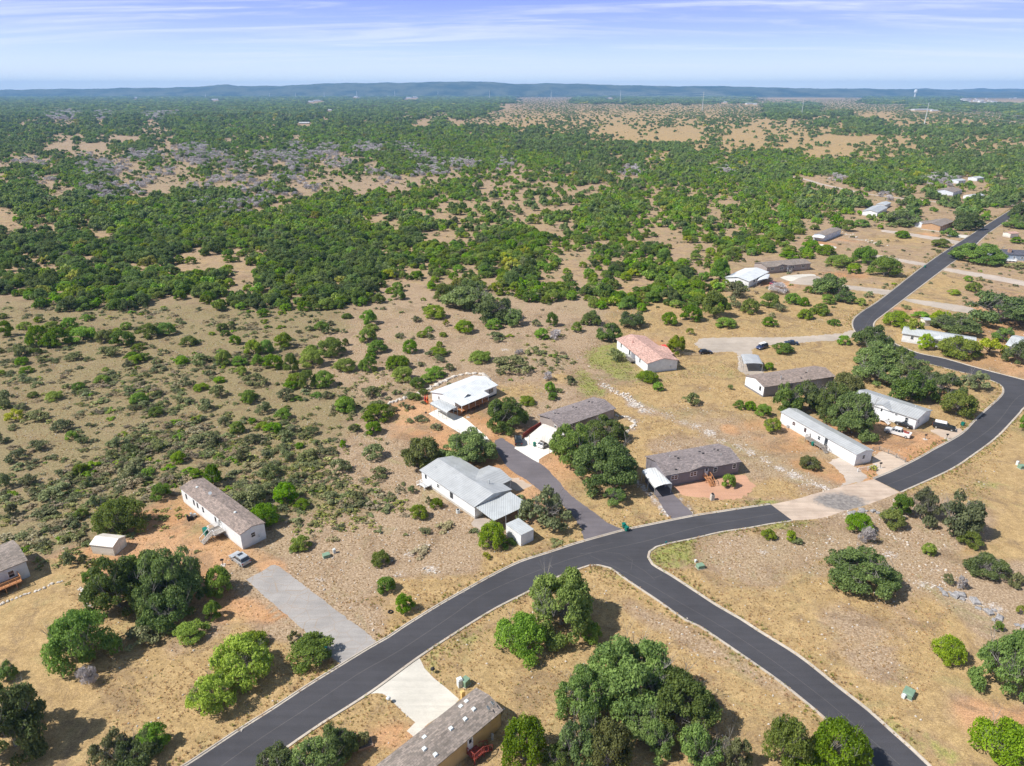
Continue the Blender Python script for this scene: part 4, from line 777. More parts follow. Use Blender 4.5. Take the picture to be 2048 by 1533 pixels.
grill(777.5,1405,'grey-lidded kettle grill on the grass edge of the white driveway'); grill(866,1346,'black grill standing beside the top corner of the white driveway','black'); grill(852,831,'dark barbecue at the corner of the cedar porch home slab','black')
p=g(855,808); r=empty('kayak',(p.x,p.y,0),0,'orange kayak leaning at the end of the cedar porch home','kayak'); MB().add([(-.35,0,0),(.35,0,0),(.3,.25,1.5),(-.3,.25,1.5),(0,.3,2.9),(0,-.2,.1),(0,.05,1.5)],[(0,1,5),(0,5,6,3),(5,1,2,6),(3,6,4),(6,2,4),(0,3,2,1),(3,4,2)]).build('hull',M['orange'],r); MB().box(-.15,-.05,.9,.15,.1,1.5).build('seat',M['black'],r)
p=g(851,805); r=empty('kayak',(p.x,p.y,0),0.3,'red kayak leaning left of the orange kayak','kayak'); MB().add([(-.35,0,0),(.35,0,0),(.3,.25,1.2),(-.3,.25,1.2),(0,.3,2.3),(0,-.2,.1),(0,.05,1.2)],[(0,1,5),(0,5,6,3),(5,1,2,6),(3,6,4),(6,2,4),(0,3,2,1),(3,4,2)]).build('hull',M['red'],r); MB().box(-.15,-.05,.7,.15,.1,1.1).build('seat',M['black'],r)
p=g(916,1026); r=empty('air_conditioner',(p.x,p.y,0),.3,'round grey air conditioner beside the grey metal roof home','air conditioner'); MB().bar((0,0,0),(0,0,.8),.4,12).build('cabinet',M['pgrey'],r); MB().bar((0,0,.8),(0,0,.84),.3,12).build('fan_grille',M['black'],r)
for x,y,lb in ((381,1040,'dark lawn machine parked left of the white trailer'),(388,1035,'grey barbecue cart beside the dark lawn machine')):
    p=g(x,y); r=empty('yard_cart',(p.x,p.y,0),.7,lb,'yard cart'); MB().box(-.6,-.35,.3,.6,.35,.75,.8).box(-.6,-.3,.75,-.2,.3,1.2,.8).build('body',M['black' if x==381 else 'steel'],r)
    for a in(-.4,.4):
        for b in(-.35,.35): MB().bar((a,b-.05,.2),(a,b+.05,.2),.2,10).build('wheel',M['rubber'],r)
for x,y,lb in ((712,1490,'low pink-edged flower planter on the lawn by the tan home'),):
    p=g(x+18,y); r=empty('planter',(p.x,p.y,0),.4,lb,'planter'); MB().box(-1.,-.7,0,1.,.7,.25).build('border',M['brick2'],r); MB().box(-.9,-.6,.25,.9,.6,.28).build('soil',M['bark'],r)
p=g(711,1478); r=empty('garden_ornament',(p.x,p.y,0),0,'small pink garden ornament left of the planter','ornament'); MB().bar((0,0,0),(0,0,.5),.05,6).bar((0,0,.5),(0,0,.8),.2,8,.12).build('stand',M['brick'],r); MB().bar((0,0,.8),(0,0,.98),.16,8,.22).build('bowl',plain('pink_paint',(.6,.2,.3)),r)
# fences and walls
def rail(pts,label,mat='wood',h_=1.1,sp=2.4,board=False,name='split_rail_fence'):
    c=[g(x,y) for x,y in pts]; o=c[0].copy(); r=empty(name,o,0,label,'fence'); k=0
    rl=MB()
    for a,b in zip(c[:-1],c[1:]):
        L_=(b-a).length; n=max(1,round(L_/sp))
        for i in range(n+1):
            if i==n and b is not c[-1]: continue
            p=a.lerp(b,i/n)-o; MB().box(p.x-.07,p.y-.07,0,p.x+.07,p.y+.07,h_+.1).build('post',M[mat],r)
        for z in ((.4,.75,1.02) if not board else np.arange(.12,h_,.2)): rl.bar(a-o+Vector((0,0,z)),b-o+Vector((0,0,z)),.045 if not board else .09,4)
    rl.build('rails' if not board else 'boards',M[mat],r)
rail([(1744,903),(1758,901.5),(1776,908),(1792,916),(1810,925)],'weathered rail fence between the narrow white home and the white pickup'); rail([(1715,944),(1735,941),(1752,936)],'short white rail fence in front of the narrow white home','trim',.8); rail([(1360,711),(1380,712),(1400,712.5)],'dark low rail ramp beside the small tree of the salmon-roofed home','wood',.9)
rail([(1046,876),(1062,864),(1084,851)],'brown board fence along the taupe home','redwood',1.2,2.,True,'board_fence')
def stones(pts,label,sz,sp,mat='stone',wdt=.5,name='stone_border'):
    c=densify(G(pts),sp); o=c[0].copy(); m=MB(); rr=random.Random(len(label))
    for p in c:
        for _ in range(2):
            s_=sz*rr.uniform(.5,1.2); x=p.x-o.x+rr.uniform(-wdt,wdt);y=p.y-o.y+rr.uniform(-wdt,wdt); a=rr.uniform(0,3); ca,sa=math.cos(a)*s_,math.sin(a)*s_; hh=s_*rr.uniform(.4,.8)
            vs=[(x+(u*ca-v*sa)*k+rr.uniform(-.1,.1)*s_,y+(u*sa+v*ca)*k,z) for z,k in((0,1),(hh*.7,.95),(hh,.55)) for u,v in((-1,-.6),(.9,-.7),(1.1,.5),(-.8,.7))]
            m.add(vs,[(0,1,5,4),(1,2,6,5),(2,3,7,6),(3,0,4,7),(4,5,9,8),(5,6,10,9),(6,7,11,10),(7,4,8,11),(8,9,10,11)])
    ob=m.build(name,M[mat]); ob.location=o; tag(ob,label,'stone wall')
stones([(770,812),(790,803),(815,795),(840,786),(870,772),(895,760),(920,751),(945,748),(970,752),(980,760)],'rough pale boulder wall curving behind the cedar porch home',.62,.9)
stones([(0,1210),(25,1200),(50,1190),(80,1180),(104,1169),(124,1164)],'line of flat stones on the lawn by the left-edge home',.3,.55,wdt=.15); stones([(1236,833),(1250,833),(1268,845),(1262,857),(1250,864)],'curved pale stone edging behind the taupe home',.4,.7); stones([(163,1175),(166,1195),(175,1212),(186,1222)],'short curved stone edging left of the oak cluster',.35,.6)
stones([(1880,1175),(1910,1195),(1940,1207),(1975,1222),(2010,1240),(2045,1255)],'ledge of grey limestone rocks along the dry gully',.75,1.3,'gstone',1.3,'rock_ledge'); stones([(1700,1027),(1730,1018),(1745,1022)],'pale rocks beside the concrete crossing',.6,1.,'gstone',1.,'rock_ledge')
stones([(1478,712),(1482,725),(1480,735)],'small stone edging left of the grey metal carport',.25,.6); stones([(1690,466),(1720,478),(1760,490)],'rubble mound beyond the pale long home',.6,2.2,'stone',4.,'rubble_pile')
stones(CREEK[4:],'white stone channel behind the taupe home',.4,.7,'stone',1.6,'stone_channel'); stones(CREEK2,'broken white stone channel crossing the open lots',.2,1.7,'stone',1.7,'stone_channel')
# ------------------------------------------------------------------ far things: power poles, wires, water tower, town, barns
PT=[]
for x,yb,yt,hm in [(412,198,188,None),(540,196,186,None),(592,197,186,None),(649,196,185,None),(714,196,181,None),(790,195,180,None),(876,194,177,None),(979,199,175,None),(1102,201,175,None),(1240,207,175,None),(1404,223,184,None),(1603,231,197,None),(1848,252,206,None)]:
    p=g(x,yb); h_=10
    while q(p.x,p.y,h_)[1]>yt and h_<80: h_+=.5
    r=empty('power_pole',(p.x,p.y,0),0,None,'power pole','tall pale power poles in a line beyond the woods'); PT.append((p,h_))
    MB().bar((0,0,0),(0,0,h_),1.1*max(1,p.y/2600),8,.55*max(1,p.y/2600)).build('pole',M['pgrey'],r)
    m=MB()
    for k,z in enumerate((h_*.97,h_*.86,h_*.75)): m.bar((0,0,z),(3.2 if k%2 else -3.2,0,z+.5),.22,5)
    m.build('crossarms',M['steel'],r)
    r['label']='tall pale power pole number' if 0 else {1848:'tallest power pole nearest the houses',1603:'second tallest power pole from the right',1404:'power pole standing at the right of the tan pasture',1240:'power pole behind the middle of the tan pasture',1102:'power pole behind the left end of the tan pasture',979:'power pole just left of the tan pasture',876:'seventh power pole from the right end of the line',790:'power pole beyond the white house roofs in the woods',714:'thin power pole right of the distant white compound'}.get(x,'faint tiny power pole in the hazy woods at left')
PT.append((g(2420,330),45))
for (a,ha),(b,hb) in zip(PT[8:-1],PT[9:]):
    r=empty('power_lines',(a.x,a.y,0),0,None,'power lines','spans of power line between the poles'); m=MB(); 
    for sgn,z in((-1,.97),(1,.86),(-1,.75)):
        pv=None
        for i in range(25):
            t=i/24; p=a.lerp(b,t)-a; zz=(ha*(1-t)+hb*t)*z-4*t*(1-t)*9; c=Vector((p.x+3.2*sgn,p.y,zz))
            if pv: m.bar(pv,c,.13*max(.6,a.y/2400),3)
            pv=c
    m.build('wires',M['steel'],r); r['label']='sagging power lines strung over the tan pasture'
p=g(1829,196); k=p.y/1366; r=empty('water_tower',(p.x,p.y,0),0,'white water tower on the hazy horizon','water tower'); m=MB(); H_=(182-0)*0+14*k
for a,b,r0,r1 in((0,H_*.55,2.2*k*.6,1.7*k*.6),(H_*.55,H_*.65,1.7*k*.6,3.6*k*.8),(H_*.65,H_*.9,3.6*k*.8,3.6*k*.8),(H_*.9,H_,3.6*k*.8,1.2*k)): m.bar((0,0,a),(0,0,b),r0,12,r1)
m.build('tank',M['trim'],r)
FAR=[(1843,221,34,'long white barn behind the tallest power pole'),(1868,223,12,'small white shed right of the long white barn'),(622,205,9,'white house compound in the left woods'),(634,203,12,'second white roof of the left woods compound'),(660,222,6,'lone white roof below the left woods compound'),(609,248,18,'pale roof in the woods above the juniper belt'),(818,197,9,'white house left of the pasture woods'),(830,196,8,'low pale roof right of the white woods house'),(712,195,7,'tiny white roof under a power pole'),(1498,209,12,'white warehouse beyond the pasture'),(1510,210,6,'small white roof beside the warehouse'),(1443,187,6,'tiny pale roof on the horizon woods'),(1220,197,4,'tiny white roof behind the pasture trees'),(580,181,22,'long pale roof on the far ridge'),(208,190,4,'tiny white roof at the hazy far left'),(272,197,4,'small white speck roof at far left'),(302,190,5,'hazy white roof right of the far-left specks'),(430,201,10,'greyish roof at the left horizon woods'),(1450,206,5,'pale blue roof right of a power pole')]
for i,(x,y,wpx,lb) in enumerate(FAR):
    p=g(x,y); k=p.y/1366*1.02; w_=wpx*k; h_=min(max(3.,1.6*k),9); r=empty('distant_building',(p.x,p.y,0),.2*math.sin(i*3),lb,'building')
    MB().box(-w_/2,-w_*.25,0,w_/2,w_*.25,h_).build('wall',M['white'],r); d=w_*.25
    MB().add([(-w_/2-1,-d-1,h_),(w_/2+1,-d-1,h_),(w_/2+1,d+1,h_),(-w_/2-1,d+1,h_),(-w_/2,0,h_*1.5),(w_/2,0,h_*1.5)],[(0,1,5,4),(2,3,4,5),(0,4,3),(1,2,5),(3,2,1,0)]).build('roof',M['mr_wh' if i%3 else 'mr_pg'],r)
rt=random.Random(4)
for i in range(46):
    x=rt.uniform(1925,2046) if i<32 else rt.uniform(1880,2048); y=203+ (x-1925)*.05+rt.uniform(-3,3) if i<32 else rt.uniform(188,200)
    p=g(x,y); k=p.y/1366; w_=rt.uniform(3,11)*k*(1 if i<32 else .6); h_=rt.uniform(1.6,3.2)*k*(1 if i<32 else .6); 
    r=empty('town_building',(p.x,p.y,0),rt.uniform(-.2,.2),'pale flat building of the distant town at the right horizon','building','distant town buildings')
    MB().box(-w_/2,-w_*.2,0,w_/2,w_*.2,h_).build('wall',M['white' if i%3 else 'offw'],r); MB().box(-w_/2-.5,-w_*.2-.5,h_,w_/2+.5,w_*.2+.5,h_+.25*k).build('roof',M['mr_wh' if i%2 else 'mr_tan'],r)
# hills on the horizon
def hill(prof,dist,depth,seed,mat):
    rr=np.random.default_rng(seed); xs_=np.arange(-300,2349,3.); ys_=np.interp(xs_,[p[0] for p in prof],[p[1] for p in prof])+.35*np.sin(xs_*.11+seed)+.3*np.sin(xs_*.043)
    nrow=9; vs=[];fs=[]
    for i,(x,y) in enumerate(zip(xs_,ys_)):
        u=(x-IW/2)/F; X=u*dist/1.0*(1/ (cP+ (IH/2-y)/F*sP))*1.0
        lo,hi=-200.,2500.
        for _ in range(40):
            md=(lo+hi)/2
            if q(X,dist,md)[1]>y: lo=md
            else: hi=md
        zt=lo
        for j in range(nrow):
            t=(j-nrow//2)/(nrow//2); zz=-20+(zt+20)*math.cos(t*math.pi/2)**.8 + rr.normal(0,1)*1.5*(1-abs(t)); vs.append((X*(1+t*depth/dist),dist+t*depth,zz))
    n=len(xs_)
    for i in range(n-1):
        for j in range(nrow-1): a=i*nrow+j; fs.append((a,a+nrow,a+nrow+1,a+1))
    me=bpy.data.meshes.new('hills'); me.from_pydata(vs,[],fs); me.materials.append(mat); o=bpy.data.objects.new('hills',me); COL.objects.link(o); o['kind']='structure'
hm=N('hill_forest'); hp=hm.pos(); hm.bsdf(hm.mix(hm.ramp(hm.noise(.003,8,hp,.75),.4,.6),(.02,.04,.018),(.11,.12,.07)),.95,.1)
hill([(-300,183),(0,180),(100,178.5),(180,178),(250,176.5),(330,175.5),(400,174),(425,172),(438,169.5),(455,168.5),(470,172),(560,172.5),(640,167.5),(700,166.5),(755,166.5),(775,164.5),(800,166.5),(860,164.5),(900,163.5),(960,163.5),(990,165.5),(1040,168.5),(1090,166.8),(1130,168),(1180,168.3),(1230,170.5),(1330,172.5),(1450,172.8),(1530,175),(1600,177),(1750,178),(1870,180),(1950,184),(2400,187)],11800,1200,3,hm.m)
hill([(-300,186),(900,182),(1400,180),(1600,178.5),(1760,179.5),(1800,178.5),(1850,177.5),(1900,180),(1935,178),(1965,177),(1990,178.5),(2048,178),(2349,180)],14600,1000,9,hm.m)
# ------------------------------------------------------------------ foliage
def leafmat(name,dark,light,trans=.25,hue=.0):
    m=N(name); a=m.n('ShaderNodeAttribute',attribute_name='lv'); oi=m.n('ShaderNodeObjectInfo')
    col=m.mix(a.outputs['Fac'],dark,light)
    # large patches of slightly different leaf colour from tree to tree
    col=m.scale(col,m.ramp(oi.outputs['Random'],0,1,.70,1.25))
    hs=m.n('ShaderNodeHueSaturation',Hue=m.ramp(m.mth('FRACT',m.mth('MULTIPLY',oi.outputs['Random'],7.3)),0,1,.5-hue,.5+hue*.25),Saturation=m.ramp(m.mth('FRACT',m.mth('MULTIPLY',oi.outputs['Random'],3.7)),0,1,.92,1.12)); m.t.links.new(col,hs.inputs['Color']); col=hs.outputs[0]
    d=m.n('ShaderNodeBsdfPrincipled',Roughness=.6); d.inputs['Specular IOR Level'].default_value=.25; m.set(d,'Base Color',col)
    t=m.n('ShaderNodeBsdfTranslucent'); m.t.links.new(m.scale(col,1.2),t.inputs[0])
    x=m.n('ShaderNodeMixShader'); x.inputs[0].default_value=trans; m.t.links.new(d.outputs[0],x.inputs[1]); m.t.links.new(t.outputs[0],x.inputs[2]); m.t.links.new(x.outputs[0],m.out.inputs[0])
    return m.m
LM={'oak':leafmat('oak_leaves',(.085,.138,.040),(.255,.355,.100),.38,.018),'pale':leafmat('sage_leaves',(.11,.135,.055),(.27,.30,.14),.3,.02),
 'jun':leafmat('juniper_leaves',(.10,.185,.022),(.29,.44,.058),.4,.03),'olive':leafmat('olive_leaves',(.10,.12,.03),(.25,.28,.075),.28,.02),
 'shrub':leafmat('shrub_leaves',(.13,.16,.065),(.29,.32,.14),.25,.025),'lime':leafmat('lime_leaves',(.17,.26,.015),(.42,.53,.04),.35,.01),
 'yel':leafmat('yellow_green_leaves',(.22,.26,.03),(.46,.50,.08),.35,.02),'cactus':leafmat('cactus_pads',(.13,.16,.05),(.38,.38,.12),.05,.02),'twig':leafmat('dead_twigs',(.34,.31,.31),(.58,.545,.53),.1,.01),
 'grass':leafmat('grass_blades',(.40,.285,.14),(.62,.46,.25),.45,.02),'ggrass':leafmat('green_grass_blades',(.24,.28,.08),(.46,.46,.15),.45,.03),'brush':leafmat('dry_brush_leaves',(.26,.23,.13),(.42,.37,.23),.3,.03)}
def leaves_mesh(name,cen,size,nrm,mat,jit=.6,seed=0,asp=1.0,bright=None):
    r=np.random.default_rng(seed); n=len(cen)
    nn=nrm+r.normal(0,jit,(n,3)); nn/=np.linalg.norm(nn,axis=1)[:,None]+1e-9
    t=r.normal(0,1,(n,3)); u=np.cross(nn,t); u/=np.linalg.norm(u,axis=1)[:,None]+1e-9; w_=np.cross(nn,u)
    s=(size*(.45+1.1*r.random(n)))[:,None]
    a=cen-u*s; b=cen-w_*s*asp*.7+nn*s*.15; c=cen+u*s; d=cen+w_*s*asp*.9-nn*s*.1
    co=np.stack([a,b,c,d],1).reshape(-1,3)
    me=bpy.data.meshes.new(name); me.vertices.add(4*n); me.vertices.foreach_set('co',co.ravel())
    me.loops.add(4*n); me.loops.foreach_set('vertex_index',np.arange(4*n,dtype=np.int32)); me.polygons.add(n); me.polygons.foreach_set('loop_start',np.arange(0,4*n,4,dtype=np.int32)); me.polygons.foreach_set('loop_total',np.full(n,4,dtype=np.int32))
    me.update(calc_edges=True)
    lv=(r.random(n)*.75+.12) if bright is None else np.clip(bright+r.normal(0,.18,n),0,1)
    at=me.attributes.new('lv','FLOAT','POINT'); at.data.foreach_set('value',np.repeat(lv,4).astype(np.float32))
    me.materials.append(mat); return me
def crown(name,kind,n,mat,seed,size,nb=30,br=(.2,.34),zlo=.2,shape='dome',wob=.25,sparse=0.,jit=.6,asp=1.):
    r=np.random.default_rng(seed); B=[]
    ph=r.random(4)*6.28
    k=0
    while len(B)<nb and k<5000:
        k+=1
        th=r.random()*6.28; rim=1+wob*(.6*math.sin(2*th+ph[0])+.5*math.sin(3*th+ph[1])+.4*math.sin(5*th+ph[2]))
        rad=br[0]+(br[1]-br[0])*r.random()
        rr=math.sqrt(r.random())*(rim-rad*.6)
        if shape=='dome': ztop=zlo+(1-zlo)*math.sqrt(max(0,1-(rr/1.08)**2))
        elif shape=='cone': ztop=zlo+(1-zlo)*max(0,1-(rr)**1.5)
        else: ztop=zlo+(1-zlo)*max(.12,1-(rr/1.02)**4)*(.82+.18*math.sin(3*th+ph[3]))
        if len(B)%5==0: rr=(rim-rad*.6)*(.86+.14*r.random()); ztop=zlo+.45
        z=ztop-rad*(.5+.5*r.random()) if r.random()<.7 else zlo+(ztop-zlo)*r.random()*.8
        z=max(z,zlo+rad*.25) if zlo>.1 else max(z,rad*.45)
        B.append((rr*math.cos(th),rr*math.sin(th),z,rad,r.random()))
    B=np.array(B); wts=B[:,3]**2; pick=r.choice(len(B),n,p=wts/wts.sum()); b=B[pick]
    d=r.normal(0,1,(n,3)); d[:,2]=np.abs(d[:,2])*.9+d[:,2]*.35; d/=np.linalg.norm(d,axis=1)[:,None]
    sh=1-.35*r.random(n)**2.+r.normal(0,.05,n)
    lump=1+.16*np.sin(d[:,0]*7+b[:,4]*20)*np.sin(d[:,1]*7+b[:,4]*9)*1.2
    c=b[:,:3]+d*(b[:,3]*sh*lump)[:,None]*np.array([1,1,.8])
    c[:,2]=np.maximum(c[:,2],.02)
    if sparse:
        keep=r.random(n)>sparse*(.5+.5*np.sin(c[:,0]*9)*np.sin(c[:,1]*8+2)); c=c[keep];d=d[keep];b=b[keep]
    br_=.25+.55*b[:,4]
    return leaves_mesh(name,c,size,d*np.array([1,1,1.1])+np.array([0,0,.25]),mat,jit,seed+5,asp,br_)
CR={}
def mk(kind,mat,cnt,**k):
    for v in range(cnt): CR.setdefault(kind,[]).append(crown(kind+'_crown','',mat=LM[mat],seed=hash_(kind)+v*17,**k))
def hash_(s): return sum((i+1)*ord(c) for i,c in enumerate(s))
mk('oakbig','oak',4,n=30000,size=.0215,nb=120,br=(.11,.21),zlo=.09,shape='flat',wob=.2,jit=.75)
mk('oak','oak',4,n=12500,size=.032,nb=62,br=(.15,.26),zlo=.06,shape='flat',wob=.24,jit=.75)
mk('pale','pale',2,n=6500,size=.038,nb=44,br=(.15,.26),zlo=.08,shape='flat',wob=.3,sparse=.3)
mk('jun','jun',4,n=8000,size=.036,nb=44,br=(.17,.30),zlo=.0,shape='dome',wob=.18)
mk('junb','jun',2,n=14000,size=.027,nb=60,br=(.18,.30),zlo=.02,shape='dome',wob=.2,jit=.75)
mk('olive','olive',2,n=12000,size=.031,nb=44,br=(.2,.32),zlo=.1,shape='dome',wob=.14)
mk('shrub','shrub',3,n=2200,size=.06,nb=20,br=(.2,.36),zlo=.02,shape='dome',wob=.3,sparse=.3,jit=.9)
mk('lime','lime',2,n=13000,size=.027,nb=50,br=(.16,.28),zlo=.05,shape='dome',wob=.2)
mk('yel','yel',2,n=2600,size=.055,nb=20,br=(.18,.3),zlo=.15,shape='dome',wob=.25,sparse=.3)
mk('cactus','cactus',2,n=260,size=.13,nb=16,br=(.12,.25),zlo=.02,shape='flat',wob=.35,jit=1.2)
mk('farjun','jun',3,n=620,size=.125,nb=13,br=(.26,.42),zlo=.04,shape='dome',wob=.22)
mk('faroak','oak',3,n=680,size=.12,nb=15,br=(.24,.38),zlo=.04,shape='flat',wob=.24)
mk('farshrub','shrub',2,n=260,size=.16,nb=8,br=(.25,.4),zlo=.02,shape='dome',wob=.3)
mk('twig','twig',2,n=2200,size=.10,nb=26,br=(.2,.34),zlo=.02,shape='dome',wob=.3,jit=1.5,asp=.10)
mk('fartwig','twig',2,n=420,size=.16,nb=12,br=(.25,.38),zlo=.02,shape='dome',wob=.3,jit=1.5,asp=.22)
# trunks with limbs, unit height 1, crown radius about 1
def trunk(seed,nl=6,zf=.42,r0=.055,spread=.62,mat=None,name='trunk',tw=False):
    r=random.Random(seed); b=MB(); base=Vector((0,0,0)); top=Vector((r.uniform(-.06,.06),r.uniform(-.06,.06),zf))
    b.bar(base,top*.5,r0*1.25,7,r0); b.bar(top*.5,top,r0,7,r0*.8)
    for i in range(nl):
        a=i*6.283/nl+r.uniform(-.4,.4); s=top*r.uniform(.45,1.)
        m1=s+Vector((math.cos(a)*spread*.45,math.sin(a)*spread*.45,.16*r.uniform(.7,1.3))); e=m1+Vector((math.cos(a+.3)*spread*.5,math.sin(a+.3)*spread*.5,.2*r.uniform(.5,1.4)))
        b.bar(s,m1,r0*.55,5,r0*.38); b.bar(m1,e,r0*.38,5,r0*.12)
        if tw:
            for j in range(7):
                t=r.uniform(.1,1); p=m1.lerp(e,t) if r.random()<.6 else s.lerp(m1,t); 
                q_=p+Vector((r.uniform(-.3,.3),r.uniform(-.3,.3),r.uniform(.02,.38))); b.bar(p,q_,r0*.16,4,r0*.05)
                for k in range(4): b.bar(p.lerp(q_,r.uniform(.3,1)),q_+Vector((r.uniform(-.2,.2),r.uniform(-.2,.2),r.uniform(-.02,.2))),r0*.08,3,r0*.03)
    me=b.build(name,mat or M['bark']); d=me.data; bpy.data.objects.remove(me); return d
M['limb']=plain('grey_limbs',(.27,.245,.225),.95,.1,0,.25,3)
TRB=[trunk(21,9,.26,.05,.68,M['limb'],'trunk',True),trunk(22,10,.24,.05,.70,M['limb'],'trunk',True)]
TR=[trunk(1),trunk(2),trunk(3)]; TRS=[trunk(5,4,.2,.04,.5),trunk(6,5,.2,.04,.5)]
DEAD=[trunk(11,9,.22,.045,.72,M['deadwood'],'branches',True),trunk(12,10,.2,.04,.75,M['deadwood'],'branches',True)]
# ---- where plants stand. bbox on the photo -> place, radius and height on the ground
def inpoly(x,y,pl):
    x1,y1=pl[:,0],pl[:,1]; x2,y2=np.roll(x1,-1),np.roll(y1,-1)
    c=((y1>y)!=(y2>y))&(x<(x2-x1)*(y-y1)/(y2-y1+1e-12)+x1); return bool(c.sum()%2)
BB=[(float(p[:,0].min())-1,float(p[:,0].max())+1,float(p[:,1].min())-1,float(p[:,1].max())+1) for p in POLYS]
def blocked(x,y,r=0.):
    for p,b in zip(POLYS,BB):
        if b[0]-r<x<b[1]+r and b[2]-r<y<b[3]+r:
            if inpoly(x,y,p):return True
            if r>0:
                for k in range(6):
                    if inpoly(x+r*math.cos(k*1.047),y+r*math.sin(k*1.047),p): return True
    return False
def place(x0,y0,x1,y1,tree=False):
    xc=(x0+x1)/2; s=y1-(y1-y0)*(.10 if tree else .04)
    b=g(xc,s); lo=g(x0,s);hi=g(x1,s); r=(hi-lo).length/2
    Y=b.y+r*(.45 if tree else .6); X=b.x*Y/b.y
    if tree: X,Y=b.x*(b.y+r*.4)/b.y, b.y+r*.4
    h=.8; 
    for _ in range(60):
        if q(X,Y+r*.15,h)[1]>y0: h+=.2
        else: break
    h=min(max(h,r*.75),r*2.4)
    return X,Y,r,h
